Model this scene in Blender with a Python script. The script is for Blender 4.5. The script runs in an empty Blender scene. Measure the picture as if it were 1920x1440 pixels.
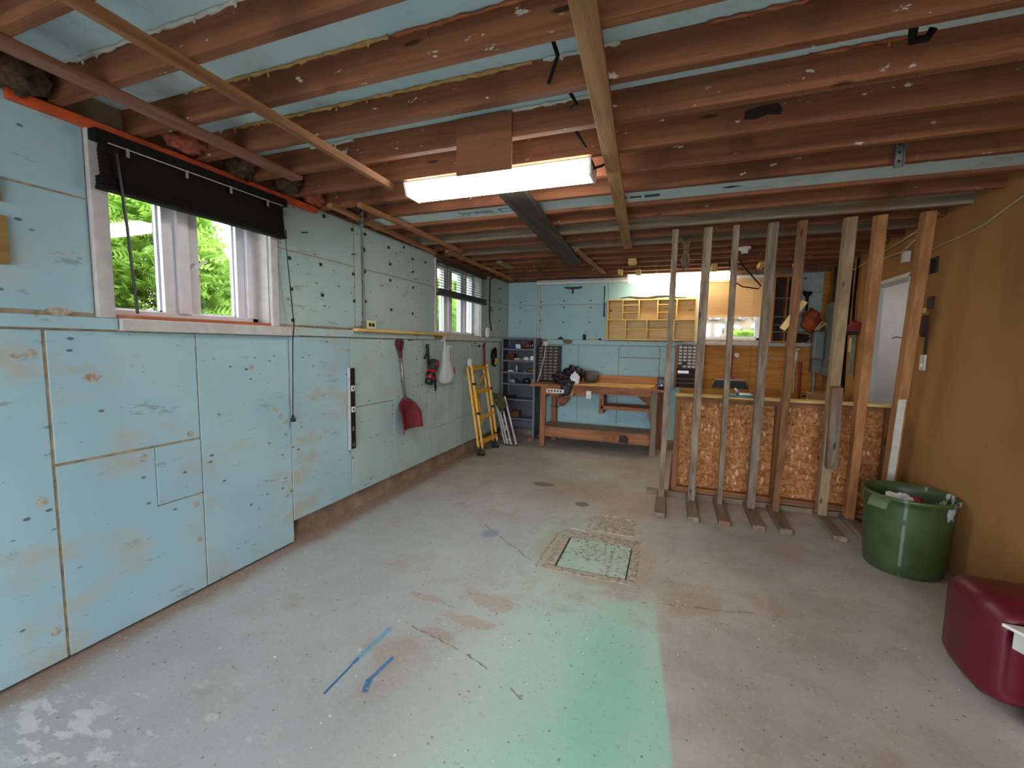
import bpy, bmesh, math, random
from mathutils import Vector, Matrix, noise as mnoise

# ------------------------------------------------------------------ camera, sky, exposure
SC = bpy.context.scene
COL = SC.collection
random.seed(7)

def set_camera():
    yaw, pitch, roll = (math.radians(a) for a in (20.48, 5.29, 0.98))
    fw = Vector((-math.sin(yaw) * math.cos(pitch), math.cos(yaw) * math.cos(pitch), -math.sin(pitch)))
    rt = Vector((math.cos(yaw), math.sin(yaw), 0))
    up = rt.cross(fw)
    r2 = rt * math.cos(roll) + up * math.sin(roll)
    u2 = r2.cross(fw)
    cd = bpy.data.cameras.new('camera')
    cd.sensor_width = 36.0
    cd.lens = 806.0 / 1920.0 * 36.0
    cd.clip_start = 0.05
    cam = bpy.data.objects.new('camera', cd)
    COL.objects.link(cam)
    m = Matrix((r2, u2, -fw)).transposed().to_4x4()
    m.translation = (0, 0, 1.4)
    cam.matrix_world = m
    SC.camera = cam
set_camera()

SKY_STRENGTH = 6.0
LAMP_STRENGTH = 21.0
world = bpy.data.worlds.new('overcast_sky')
SC.world = world
world.use_nodes = True
bg = world.node_tree.nodes['Background']
bg.inputs['Color'].default_value = (0.90, 0.95, 1.0, 1)
bg.inputs['Strength'].default_value = SKY_STRENGTH
vs = SC.view_settings
vs.view_transform = 'Standard'
vs.look = 'None'
vs.gamma = 1.0
vs.use_curve_mapping = False
vs.exposure = 0.58

# ------------------------------------------------------------------ material helpers
def S(r, g, b):
    f = lambda c: (c / 255 / 12.92) if c / 255 <= 0.04045 else ((c / 255 + 0.055) / 1.055) ** 2.4
    return (f(r), f(g), f(b), 1.0)

class G:
    """small node-graph helper"""
    def __init__(s, name):
        s.m = bpy.data.materials.new(name)
        s.m.use_nodes = True
        s.t = s.m.node_tree
        s.p = s.t.nodes['Principled BSDF']
        s.out = s.t.nodes['Material Output']
        s.co = s.t.nodes.new('ShaderNodeTexCoord').outputs['Object']
    def n(s, typ, **kw):
        nd = s.t.nodes.new(typ)
        for k, v in kw.items():
            setattr(nd, k, v)
        return nd
    def put(s, sock, v):
        if hasattr(v, 'is_linked') or hasattr(v, 'links'):
            s.t.links.new(v, sock)
        else:
            sock.default_value = v
    def math(s, op, a, b=None, c=None, clamp=False):
        nd = s.n('ShaderNodeMath', operation=op, use_clamp=clamp)
        s.put(nd.inputs[0], a)
        if b is not None: s.put(nd.inputs[1], b)
        if c is not None: s.put(nd.inputs[2], c)
        return nd.outputs[0]
    def step(s, v, a, b, lo=0.0, hi=1.0):
        nd = s.n('ShaderNodeMapRange', interpolation_type='SMOOTHSTEP')
        s.put(nd.inputs['Value'], v)
        nd.inputs['From Min'].default_value = a; nd.inputs['From Max'].default_value = b
        nd.inputs['To Min'].default_value = lo; nd.inputs['To Max'].default_value = hi
        return nd.outputs['Result']
    def mix(s, f, a, b):
        nd = s.n('ShaderNodeMix', data_type='RGBA')
        s.put(nd.inputs[0], f); s.put(nd.inputs[6], a); s.put(nd.inputs[7], b)
        return nd.outputs[2]
    def map(s, scale=(1, 1, 1), loc=(0, 0, 0), co=None):
        nd = s.n('ShaderNodeMapping')
        s.t.links.new(co or s.co, nd.inputs['Vector'])
        nd.inputs['Scale'].default_value = scale
        nd.inputs['Location'].default_value = loc
        return nd.outputs[0]
    def rnd_co(s):
        oi = s.n('ShaderNodeObjectInfo')
        m = s.math('MULTIPLY', oi.outputs['Random'], 37.0)
        nd = s.n('ShaderNodeVectorMath', operation='ADD')
        s.t.links.new(s.co, nd.inputs[0]); s.t.links.new(m, nd.inputs[1])
        return nd.outputs[0]
    def noise(s, scale, co=None, detail=3, rough=0.55):
        nd = s.n('ShaderNodeTexNoise')
        s.t.links.new(co or s.co, nd.inputs['Vector'])
        nd.inputs['Scale'].default_value = scale
        nd.inputs['Detail'].default_value = detail
        nd.inputs['Roughness'].default_value = rough
        return nd.outputs['Fac']
    def voro(s, scale, co=None):
        nd = s.n('ShaderNodeTexVoronoi')
        s.t.links.new(co or s.co, nd.inputs['Vector'])
        nd.inputs['Scale'].default_value = scale
        return nd.outputs['Distance'], nd.outputs['Color']
    def bump(s, h, strength=0.3, dist=0.01):
        nd = s.n('ShaderNodeBump')
        s.put(nd.inputs['Height'], h)
        nd.inputs['Strength'].default_value = strength
        nd.inputs['Distance'].default_value = dist
        s.t.links.new(nd.outputs[0], s.p.inputs['Normal'])
    def done(s, col, rough=0.6, metal=0.0, spec=0.5):
        s.put(s.p.inputs['Base Color'], col)
        s.put(s.p.inputs['Roughness'], rough)
        s.p.inputs['Metallic'].default_value = metal
        s.p.inputs['Specular IOR Level'].default_value = spec
        return s.m

_cache = {}
def plain(name, rgb, rough=0.5, metal=0.0, var=0.12, scale=18, spec=0.5):
    if name in _cache: return _cache[name]
    g = G(name)
    c = S(*rgb); d = tuple(x * (1 - var * 2) for x in c[:3]) + (1,)
    f = g.step(g.noise(scale, g.rnd_co(), 4), 0.3, 0.7)
    g.bump(g.noise(scale * 4), 0.08, 0.004)
    _cache[name] = g.done(g.mix(f, d, c), rough, metal, spec)
    return _cache[name]

def wood(name, axis, light, dark, stain=None, flecks=0.0, rough=0.75):
    key = name + axis
    if key in _cache: return _cache[key]
    g = G(key)
    rc = g.rnd_co()
    st = {'x': (1.3, 26, 26), 'y': (26, 1.3, 26), 'z': (26, 26, 1.3)}[axis]
    kn = {'x': (2.2, 9, 9), 'y': (9, 2.2, 9), 'z': (9, 9, 2.2)}[axis]
    grain = g.step(g.noise(1.0, g.map(st, co=rc), 5, 0.65), 0.32, 0.68)
    col = g.mix(grain, S(*dark), S(*light))
    oi = g.n('ShaderNodeObjectInfo')
    dark2 = tuple(x * 0.72 for x in S(*dark)[:3]) + (1,)
    col = g.mix(g.math('MULTIPLY', oi.outputs['Random'], 0.35), col, dark2)
    big = g.noise(2.2, rc, 4)
    if stain: col = g.mix(g.step(big, 0.5, 0.72), col, S(*stain))
    kd, kc = g.voro(1.0, g.map(kn, co=rc))
    col = g.mix(g.step(kd, 0.11, 0.05), col, tuple(x * 0.35 for x in S(*dark)[:3]) + (1,))
    if flecks > 0:
        f = g.noise(26, g.map({'x': (0.4, 1, 1), 'y': (1, 0.4, 1), 'z': (1, 1, 0.4)}[axis], co=rc), 4, 0.6)
        col = g.mix(g.step(f, 0.74 - flecks, 0.77 - flecks), col, S(205, 195, 185))
    g.bump(grain, 0.25, 0.004)
    _cache[key] = g.done(col, rough, 0, 0.3)
    return _cache[key]

def redwood(a): return wood('joist_timber', a, (154, 98, 68), (116, 70, 48), (98, 58, 40), 0.075)
def greywood(a): return wood('weathered_timber', a, (158, 142, 124), (112, 96, 82), (128, 98, 78), 0.02)
def pinewood(a): return wood('pine_timber', a, (200, 146, 96), (162, 108, 66), (150, 100, 64))
def rackwood(a): return wood('rack_timber', a, (168, 120, 80), (118, 80, 54), (108, 84, 68))
def benchwood(a): return wood('bench_timber', a, (188, 128, 92), (142, 90, 62), (116, 76, 58))
def palewood(a): return wood('pale_ply', a, (236, 205, 140), (206, 168, 102))
def palestud(a): return wood('pale_stud', a, (186, 162, 130), (148, 122, 94), (132, 98, 74))
def darkwood(a): return wood('dark_timber', a, (96, 88, 76), (62, 56, 50), (80, 70, 58))
def tanwood(a): return wood('tan_batten', a, (192, 142, 96), (150, 104, 68))

def foam_mat(name, a, b, dirt, marks=1.0, dirt_amt=0.3):
    g = G(name)
    col = g.mix(g.step(g.noise(1.3, None, 3), 0.35, 0.65), S(*a), S(*b))
    # pinkish-grey smudges
    sm = g.math('MULTIPLY', g.step(g.noise(2.6, g.map((1, 1, 1.6), (3, 1, 7)), 6, 0.7), 0.52, 0.72), dirt_amt)
    col = g.mix(sm, col, S(*dirt))
    # scuffs: stretched noise
    sc = g.noise(9, g.map((1, 0.55, 2.2), (1, 5, 2)), 5, 0.72)
    col = g.mix(g.math('MULTIPLY', g.step(sc, 0.60, 0.68), 0.5 * marks), col, S(118, 128, 122))
    # small nicks
    v, vc = g.voro(13, g.map((1, 0.8, 1.5)))
    gate = g.step(g.noise(4.0, None, 2), 0.44, 0.55)
    col = g.mix(g.math('MULTIPLY', g.math('MULTIPLY', g.step(v, 0.16, 0.09), gate), 0.75 * marks), col, S(78, 88, 86))
    v2, _ = g.voro(30, g.map((1, 0.7, 1.2), (9, 2, 4)))
    col = g.mix(g.math('MULTIPLY', g.math('MULTIPLY', g.step(v2, 0.12, 0.06), g.step(g.noise(6, g.map((1, 1, 1), (4, 4, 4)), 2), 0.55, 0.62)), 0.6 * marks), col, S(95, 88, 80))
    g.bump(g.noise(120, None, 2), 0.15, 0.002)
    return g.done(col, 0.7, 0, 0.25)

M = {}
M['foam'] = foam_mat('blue_foam_board', (160, 192, 202), (150, 182, 195), (172, 164, 144), 1.2, 0.75)
M['foam_far'] = foam_mat('blue_foam_board_aged', (172, 192, 190), (160, 184, 186), (166, 160, 146), 1.3, 0.45)
M['foam_back'] = foam_mat('blue_foam_board_clean', (160, 198, 210), (168, 202, 208), (178, 190, 182), 0.7, 0.35)
M['foam_ceil'] = foam_mat('ceiling_foam_board', (186, 212, 222), (206, 222, 226), (150, 160, 160), 0.2, 0.6)
M['seam_backing'] = plain('seam_backing', (176, 156, 128), 0.9, var=0.25)
M['white_vinyl'] = plain('white_vinyl', (222, 222, 230), 0.35, var=0.04)
M['trim_grey'] = plain('grey_trim_paint', (196, 192, 190), 0.55, var=0.08)
M['white_paint'] = plain('white_paint', (226, 228, 228), 0.5, var=0.04)
M['black_slat'] = plain('black_blind_slat', (14, 11, 13), 0.7, var=0.1, spec=0.2)
M['brown_slat'] = plain('dark_brown_slat', (52, 44, 48), 0.4, var=0.1)
M['beige_slat'] = None
M['black'] = plain('black_plastic', (22, 22, 24), 0.4)
M['dark'] = plain('dark_rubber', (40, 40, 42), 0.7)
M['dark_brown'] = plain('dark_brown_paint', (58, 36, 28), 0.7)
M['steel'] = plain('bare_steel', (150, 152, 152), 0.35, 0.9, 0.1)
M['galv'] = plain('galvanised_steel', (150, 156, 158), 0.5, 0.6, 0.2)
M['alu'] = plain('brushed_aluminium', (212, 212, 214), 0.35, 0.5, 0.08)
M['red'] = plain('red_plastic', (150, 28, 30), 0.4)
M['shovel_red'] = plain('burgundy_shovel_plastic', (120, 34, 48), 0.5, var=0.2, scale=7)
M['shovel_grip'] = plain('burgundy_grip_plastic', (92, 26, 36), 0.45)
M['yellow'] = plain('yellow_enamel', (232, 168, 28), 0.4, var=0.1)
M['grey_shelf'] = plain('grey_shelf_enamel', (122, 126, 136), 0.45, 0.1, 0.12)
M['grey_shelf_dark'] = plain('grey_shelf_back', (84, 86, 96), 0.5, 0.1, 0.12)
M['panel_grey'] = plain('electrical_grey', (118, 126, 126), 0.45, 0.2, 0.06)
M['white_plastic'] = plain('white_plastic', (232, 230, 224), 0.4, var=0.03)
M['cream'] = plain('cream_plastic', (222, 208, 160), 0.45, var=0.05)
M['orange_paint'] = plain('orange_painted_wood', (206, 84, 34), 0.6, var=0.15)
M['pink_wool'] = plain('pink_insulation', (196, 104, 84), 0.95, var=0.3, scale=40)
M['brown_wool'] = plain('brown_insulation', (92, 66, 46), 0.95, var=0.35, scale=40)
M['bead'] = plain('cured_spray_foam', (206, 158, 92), 0.45, var=0.2, scale=24)
M['bead_red'] = plain('cured_spray_foam_dark', (170, 92, 52), 0.3, var=0.25, scale=24)
M['bead_white'] = plain('white_caulk', (212, 208, 200), 0.6, var=0.1)
M['cable_black'] = plain('black_cable', (24, 18, 18), 0.8, spec=0.2)
M['cable_white'] = plain('white_cable', (206, 200, 184), 0.5)
M['rope'] = plain('grey_rope', (150, 130, 108), 0.9, var=0.25, scale=60)
M['green_bin'] = None
M['orange_bag'] = plain('orange_sack', (188, 84, 30), 0.6, var=0.2)
M['cardboard'] = plain('brown_cardboard', (186, 140, 88), 0.8, var=0.1)
M['teal'] = plain('teal_plastic', (24, 120, 116), 0.4)
M['paper'] = plain('white_paper', (236, 236, 240), 0.7, var=0.04)
M['blue'] = plain('blue_plastic', (44, 66, 170), 0.4)
M['moss'] = plain('mossy_fabric', (98, 92, 50), 0.95, var=0.4, scale=30)
M['rock'] = plain('pale_rock', (190, 172, 170), 0.85, var=0.3, scale=6)
M['soil'] = plain('garden_soil', (120, 104, 84), 0.9, var=0.3, scale=4)
M['lawn'] = plain('lawn_green', (112, 148, 66), 0.9, var=0.3, scale=3)
M['drive'] = plain('driveway_asphalt', (136, 134, 130), 0.9, var=0.15, scale=10)
M['bark'] = plain('bark', (92, 70, 50), 0.9, var=0.3)

def leaf_mat():
    g = G('cedar_foliage')
    oi = g.n('ShaderNodeObjectInfo')
    f = g.step(g.noise(3.0, g.rnd_co(), 4), 0.3, 0.7)
    col = g.mix(f, S(136, 176, 78), S(196, 222, 120))
    m = g.done(col, 0.6, 0, 0.3)
    tr = g.n('ShaderNodeBsdfTranslucent')
    g.put(tr.inputs['Color'], col)
    ms = g.n('ShaderNodeMixShader')
    ms.inputs[0].default_value = 0.4
    g.t.links.new(g.p.outputs[0], ms.inputs[1]); g.t.links.new(tr.outputs[0], ms.inputs[2])
    g.t.links.new(ms.outputs[0], g.out.inputs['Surface'])
    return m
M['leaf'] = leaf_mat()
def slat_mat():
    g = G('beige_blind_slat')
    col = g.mix(g.noise(20), S(236, 204, 156), S(242, 212, 168))
    m = g.done(col, 0.5)
    tr = g.n('ShaderNodeBsdfTranslucent'); g.put(tr.inputs['Color'], col)
    ms = g.n('ShaderNodeMixShader'); ms.inputs[0].default_value = 0.25
    g.t.links.new(g.p.outputs[0], ms.inputs[1]); g.t.links.new(tr.outputs[0], ms.inputs[2])
    g.t.links.new(ms.outputs[0], g.out.inputs['Surface'])
    return m
M['beige_slat'] = slat_mat()

def glass_mat(name, tint, refl=0.08):
    g = G(name)
    tr = g.n('ShaderNodeBsdfTransparent'); tr.inputs['Color'].default_value = tint
    gl = g.n('ShaderNodeBsdfGlossy'); gl.inputs['Roughness'].default_value = 0.02
    ms = g.n('ShaderNodeMixShader'); ms.inputs[0].default_value = refl
    g.t.links.new(tr.outputs[0], ms.inputs[1]); g.t.links.new(gl.outputs[0], ms.inputs[2])
    g.t.links.new(ms.outputs[0], g.out.inputs['Surface'])
    return g.m
M['glass'] = glass_mat('window_glass', (0.94, 0.98, 0.97, 1))

def emit_mat(name, rgb, strength):
    g = G(name)
    g.p.inputs['Base Color'].default_value = (0.9, 0.9, 0.9, 1)
    g.p.inputs['Emission Color'].default_value = rgb
    g.p.inputs['Emission Strength'].default_value = strength
    return g.m
M['tube_cool'] = emit_mat('lit_diffuser_cool', (1.0, 0.95, 0.86, 1), LAMP_STRENGTH)
M['tube_warm'] = emit_mat('lit_diffuser_warm', (1.0, 0.84, 0.55, 1), LAMP_STRENGTH * 0.5)
M['hall_lamp'] = emit_mat('lit_hall_diffuser', (0.95, 0.97, 1.0, 1), 9.0)

def bag_mat(name, rgb, trans):
    g = G(name)
    g.p.inputs['Base Color'].default_value = S(*rgb); g.p.inputs['Roughness'].default_value = 0.4
    g.bump(g.noise(14, None, 4), 0.9, 0.02)
    tr = g.n('ShaderNodeBsdfTransparent')
    tl = g.n('ShaderNodeBsdfTranslucent'); tl.inputs['Color'].default_value = S(*rgb)
    m1 = g.n('ShaderNodeMixShader'); m1.inputs[0].default_value = 0.35
    g.t.links.new(g.p.outputs[0], m1.inputs[1]); g.t.links.new(tl.outputs[0], m1.inputs[2])
    m2 = g.n('ShaderNodeMixShader'); m2.inputs[0].default_value = trans
    g.t.links.new(m1.outputs[0], m2.inputs[1]); g.t.links.new(tr.outputs[0], m2.inputs[2])
    g.t.links.new(m2.outputs[0], g.out.inputs['Surface'])
    return g.m
M['bag_white'] = bag_mat('thin_white_plastic', (238, 240, 244), 0.3)

def crumple_mat():
    g = G('crumpled_black_plastic')
    f = g.noise(22, None, 5, 0.7)
    col = g.mix(g.step(f, 0.58, 0.72), S(26, 18, 18), S(104, 66, 60))
    g.bump(g.noise(16, None, 4), 1.0, 0.03)
    return g.done(col, 0.25)
M['crumple'] = crumple_mat()

def osb_mat():
    g = G('oriented_strand_board')
    v1, c1 = g.voro(62, g.map((1, 1, 0.5)))
    v2, c2 = g.voro(48, g.map((0.45, 1, 1), (5, 3, 1)))
    sep = g.n('ShaderNodeSeparateColor'); g.t.links.new(c1, sep.inputs[0])
    sep2 = g.n('ShaderNodeSeparateColor'); g.t.links.new(c2, sep2.inputs[0])
    f = g.math('ADD', g.math('MULTIPLY', sep.outputs[0], 0.5), g.math('MULTIPLY', sep2.outputs[1], 0.5))
    col = g.mix(g.step(f, 0.2, 0.85), S(158, 98, 56), S(204, 146, 92))
    col = g.mix(g.step(g.noise(34, None, 4), 0.6, 0.72), col, S(112, 62, 34))
    col = g.mix(g.step(sep.outputs[2], 0.93, 0.98), col, S(226, 186, 140))
    g.bump(f, 0.3, 0.003)
    return g.done(col, 0.7, 0, 0.25)
M['osb'] = osb_mat()

def fibre_mat():
    g = G('brown_fibreboard')
    col = g.mix(g.step(g.noise(1.4, g.map((1, 1, 0.5)), 4), 0.3, 0.7), S(162, 115, 68), S(178, 131, 82))
    col = g.mix(g.math('MULTIPLY', g.step(g.noise(2.0, g.map((1, 1.4, 0.35), (4, 2, 1)), 4), 0.55, 0.7), 0.5), col, S(142, 96, 60))
    col = g.mix(g.step(g.voro(3.1, g.map((1, 1, 1), (2, 5, 3)))[0], 0.035, 0.02), col, S(86, 56, 36))
    g.bump(g.noise(160, None, 2), 0.25, 0.003)
    return g.done(col, 0.8, 0, 0.2)
M['fibre'] = fibre_mat()

def ply_mat():
    g = G('yellow_plywood')
    gr = g.noise(1.0, g.map((2.0, 30, 14)), 5, 0.6)
    col = g.mix(g.step(gr, 0.35, 0.65), S(176, 112, 44), S(206, 146, 66))
    v, _ = g.voro(4.5, g.map((0.7, 1, 1.3)))
    col = g.mix(g.step(v, 0.1, 0.03), col, S(112, 62, 24))
    return g.done(col, 0.6, 0, 0.3)
M['ply'] = ply_mat()

def concrete_mat():
    g = G('bare_concrete')
    col = g.mix(g.step(g.noise(5, None, 6, 0.65), 0.3, 0.7), S(120, 100, 84), S(156, 138, 120))
    g.bump(g.noise(40, None, 4), 0.4, 0.01)
    return g.done(col, 0.9, 0, 0.2)
M['concrete'] = concrete_mat()

def green_mat():
    g = G('green_bin_plastic')
    col = g.mix(g.step(g.noise(6, None, 4), 0.35, 0.65), S(58, 78, 46), S(68, 90, 52))
    sp = g.step(g.noise(16, g.map((1, 1, 0.35)), 3), 0.56, 0.6)
    sx = g.n('ShaderNodeSeparateXYZ'); g.t.links.new(g.co, sx.inputs[0])
    # a paint run down one side and splashes round the inside of the rim
    ang = g.math('ARCTAN2', sx.outputs[1], sx.outputs[0])
    run = g.step(g.math('ABSOLUTE', g.math('ADD', ang, g.math('ADD', 1.95, g.math('MULTIPLY', g.noise(8), 0.12)))), 0.05, 0.02)
    run = g.math('MULTIPLY', run, g.step(g.noise(9), 0.38, 0.46))
    r = g.math('SQRT', g.math('ADD', g.math('MULTIPLY', sx.outputs[0], sx.outputs[0]), g.math('MULTIPLY', sx.outputs[1], sx.outputs[1])))
    col = g.mix(g.math('MULTIPLY', run, 0.7), col, S(130, 150, 138))
    inside = g.math('MULTIPLY', g.math('MULTIPLY', sp, g.step(sx.outputs[2], 0.36, 0.4)), g.step(sx.outputs[0], 0.0, 0.05))
    col = g.mix(inside, col, S(196, 204, 206))
    return g.done(col, 0.42)
M['green_bin'] = green_mat()

def case_mat():
    g = G('burgundy_shell')
    col = g.mix(g.step(g.noise(10, None, 4), 0.35, 0.65), S(88, 10, 28), S(100, 14, 34))
    g.bump(g.noise(220, None, 2), 0.12, 0.002)
    return g.done(col, 0.42)
M['case'] = case_mat()

def floor_mat():
    g = G('painted_concrete_floor')
    sx = g.n('ShaderNodeSeparateXYZ'); g.t.links.new(g.co, sx.inputs[0])
    X, Y = sx.outputs[0], sx.outputs[1]
    n1 = g.noise(1.1, None, 5, 0.6); n2 = g.noise(4.5, g.map((1, 1, 1), (3, 8, 0)), 5, 0.65); n3 = g.noise(18, None, 4, 0.6)
    jit = g.math('SUBTRACT', n2, 0.5)
    def blob(cx, cy, rx, ry, amp=0.8, soft=0.25, edge=1.0):
        dx = g.math('MULTIPLY', g.math('SUBTRACT', X, cx), 1 / rx)
        dy = g.math('MULTIPLY', g.math('SUBTRACT', Y, cy), 1 / ry)
        d = g.math('SQRT', g.math('ADD', g.math('MULTIPLY', dx, dx), g.math('MULTIPLY', dy, dy)))
        d = g.math('ADD', d, g.math('MULTIPLY', jit, amp))
        d = g.math('ADD', d, g.math('MULTIPLY', g.math('SUBTRACT', n3, 0.5), amp * 0.6))
        return g.step(d, edge + soft, edge - soft)
    def seg(x0, y0, x1, y1, w, amp=0.0, soft=0.4):
        lx, ly = x1 - x0, y1 - y0
        L2 = lx * lx + ly * ly
        px = g.math('SUBTRACT', X, x0); py = g.math('SUBTRACT', Y, y0)
        t = g.math('MULTIPLY', g.math('ADD', g.math('MULTIPLY', px, lx), g.math('MULTIPLY', py, ly)), 1 / L2, clamp=True)
        dx = g.math('SUBTRACT', px, g.math('MULTIPLY', t, lx)); dy = g.math('SUBTRACT', py, g.math('MULTIPLY', t, ly))
        if amp:
            dx = g.math('ADD', dx, g.math('MULTIPLY', g.math('SUBTRACT', g.noise(7), 0.5), amp))
            dy = g.math('ADD', dy, g.math('MULTIPLY', g.math('SUBTRACT', g.noise(7, g.map((1, 1, 1), (5, 5, 0))), 0.5), amp))
        d = g.math('SQRT', g.math('ADD', g.math('MULTIPLY', dx, dx), g.math('MULTIPLY', dy, dy)))
        return g.step(d, w * (1 + soft), w * (1 - soft))
    mul = lambda a, b: g.math('MULTIPLY', a, b)
    col = g.mix(g.step(n1, 0.35, 0.65), S(166, 160, 153), S(190, 184, 177))
    col = g.mix(mul(g.step(n2, 0.42, 0.7), 0.4), col, S(152, 134, 125))
    # worn blue-grey paint over the side by the foam wall
    bl = mul(g.step(g.math('ADD', X, mul(jit, 0.5)), -0.55, -1.1), g.step(Y, 4.2, 2.6))
    col = g.mix(mul(bl, 0.6), col, S(168, 178, 184))
    # pinkish bare patches
    col = g.mix(mul(g.step(g.noise(1.8, g.map((1, 1, 1), (9, 1, 0)), 5, 0.65), 0.54, 0.66), 0.6), col, S(164, 144, 130))
    # teal paint strip with a straight edge
    edge = g.step(g.math('SUBTRACT', X, mul(g.math('SUBTRACT', 2.2, Y), 0.1)), 0.0, -0.03)
    inx = g.step(g.math('ADD', X, mul(jit, 0.5)), -1.15, -0.6)
    iny = g.step(g.math('ADD', Y, mul(jit, 1.0)), 2.5, 1.95)
    strip = mul(mul(edge, inx), iny)
    col = g.mix(mul(strip, 0.8), col, S(188, 208, 200))
    teal = mul(strip, g.step(g.math('ADD', X, mul(g.math('SUBTRACT', n1, 0.5), 0.8)), -0.85, -0.25))
    col = g.mix(mul(teal, g.step(g.noise(2.4, g.map((1, 1, 1), (2, 6, 0)), 4), 0.3, 0.7, 0.45, 0.95)), col, S(158, 212, 192))
    col = g.mix(mul(blob(-0.2, 1.72, 0.13, 0.42, 1.2, 0.6), 0.4), col, S(110, 196, 166))
    col = g.mix(mul(blob(-0.62, 2.75, 0.3, 0.6, 1.3, 0.5), 0.4), col, S(172, 204, 190))
    # rust-pink bare spots in the paint
    for a in ((-0.84, 2.05, 0.13, 0.07), (-0.93, 1.86, 0.14, 0.04), (-1.2, 1.95, 0.12, 0.03), (-1.02, 1.72, 0.08, 0.03), (-0.55, 3.85, 0.55, 0.35), (-1.0, 4.1, 0.4, 0.2), (-0.2, 3.9, 0.3, 0.3)):
        big = a[2] > 0.25
        col = g.mix(mul(blob(*a, amp=2.2 if not big else 1.4, soft=0.15 if not big else 0.6), 0.6 if not big else 0.4), col, S(172, 146, 134))
    # darker oily spots
    for a in ((-0.69, 3.68, 0.055, 0.055), (-1.16, 4.07, 0.11, 0.06)):
        col = g.mix(mul(blob(*a, amp=0.9, soft=0.15), 0.8), col, S(96, 88, 84))
    col = g.mix(mul(blob(-1.21, 2.83, 0.06, 0.07, 1.0, 0.4), 0.6), col, S(84, 128, 150))
    # the mortar bed round the hatch
    col = g.mix(mul(blob(-0.43, 2.8, 0.4, 0.36, 0.5, 0.12), 0.5), col, S(168, 146, 124))
    # white splash near the foam wall, and brown dust along it
    wp = mul(blob(-2.0, 0.77, 0.3, 0.12, 1.4, 0.4), g.step(g.noise(14, g.map((0.6, 1.4, 1)), 4), 0.5, 0.56))
    col = g.mix(mul(wp, 0.85), col, S(206, 208, 206))
    wp2 = mul(blob(-1.75, 0.9, 0.5, 0.2, 1.2, 0.6), g.step(g.noise(11, g.map((0.6, 1.4, 1), (4, 4, 0)), 4), 0.6, 0.64))
    col = g.mix(mul(wp2, 0.7), col, S(204, 204, 202))
    col = g.mix(mul(g.step(g.math('ADD', X, mul(jit, 0.25)), -2.2, -2.36), 0.75), col, S(138, 102, 78))
    # blue brush strokes
    col = g.mix(mul(seg(-1.24, 1.66, -1.245, 1.42, 0.013, 0.01, 0.6), 0.8), col, S(96, 156, 188))
    col = g.mix(mul(seg(-1.245, 1.44, -1.24, 1.24, 0.006, 0.01), 0.95), col, S(44, 100, 152))
    col = g.mix(mul(seg(-1.105, 1.5, -1.12, 1.36, 0.009, 0.008), 0.95), col, S(52, 112, 160))
    col = g.mix(mul(seg(-1.12, 1.36, -1.10, 1.31, 0.013, 0.008), 0.95), col, S(52, 112, 160))
    # cracks
    for a in ((-1.15, 1.72, -0.72, 1.62), (-0.72, 1.62, -0.5, 1.5), (-1.3, 2.95, -0.76, 2.52), (-0.15, 2.35, 0.6, 2.5)):
        col = g.mix(mul(seg(*a, 0.005, 0.07, 0.5), 0.7), col, S(112, 84, 70))
    # fine mottling of worn paint
    f1 = g.noise(46, None, 5, 0.75); f2 = g.noise(38, g.map((1, 1, 1), (4, 9, 0)), 5, 0.75)
    col = g.mix(mul(g.step(f1, 0.54, 0.66), 0.35), col, S(206, 206, 200))
    col = g.mix(mul(g.step(f2, 0.56, 0.68), 0.4), col, S(134, 118, 108))
    f3 = g.noise(15, g.map((1, 0.6, 1), (1, 2, 0)), 5, 0.7)
    col = g.mix(mul(g.step(f3, 0.64, 0.7), 0.55), col, S(160, 130, 114))
    # specks of paint and grit
    v, vc = g.voro(22, g.map((1, 1, 0.0)))
    sep = g.n('ShaderNodeSeparateColor'); g.t.links.new(vc, sep.inputs[0])
    size = mul(sep.outputs[0], 0.16)
    col = g.mix(mul(g.step(g.math('SUBTRACT', size, v), 0.02, 0.04), g.step(sep.outputs[1], 0.6, 0.62)), col, S(226, 230, 228))
    v2, vc2 = g.voro(34, g.map((1, 1, 0.0), (7, 3, 0)))
    sep2 = g.n('ShaderNodeSeparateColor'); g.t.links.new(vc2, sep2.inputs[0])
    col = g.mix(mul(mul(g.step(g.math('SUBTRACT', mul(sep2.outputs[0], 0.25), v2), 0.02, 0.05), g.step(sep2.outputs[1], 0.5, 0.52)), 0.7), col, S(124, 96, 80))
    g.bump(g.math('ADD', n3, mul(g.noise(90, None, 3), 0.4)), 0.15, 0.006)
    return g.done(col, g.step(n2, 0.3, 0.7, 0.42, 0.62), 0, 0.4)
M['floor'] = floor_mat()

def hatch_mat():
    g = G('painted_hatch_plate')
    col = g.mix(g.step(g.noise(4, None, 4), 0.35, 0.65), S(166, 192, 176), S(176, 196, 186))
    f = g.noise(60, g.map((0.6, 1, 1)), 4, 0.6)
    gate = g.step(g.noise(5, g.map((1, 1, 1), (2, 2, 0)), 3), 0.36, 0.5)
    col = g.mix(g.math('MULTIPLY', g.step(f, 0.54, 0.58), gate), col, S(132, 98, 78))
    return g.done(col, 0.6)
M['hatch'] = hatch_mat()
def mortar_mat():
    g = G('rough_mortar')
    col = g.mix(g.step(g.noise(30, None, 5, 0.7), 0.35, 0.65), S(150, 132, 116), S(188, 180, 168))
    g.bump(g.noise(50, None, 4), 0.6, 0.01)
    return g.done(col, 0.85, 0, 0.2)
M['mortar'] = mortar_mat()

# ------------------------------------------------------------------ mesh helpers (all shapes are given in metres in the room)
def wloc(o):
    v = Vector((0, 0, 0))
    while o is not None:
        v += o.location; o = o.parent
    return v

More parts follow.
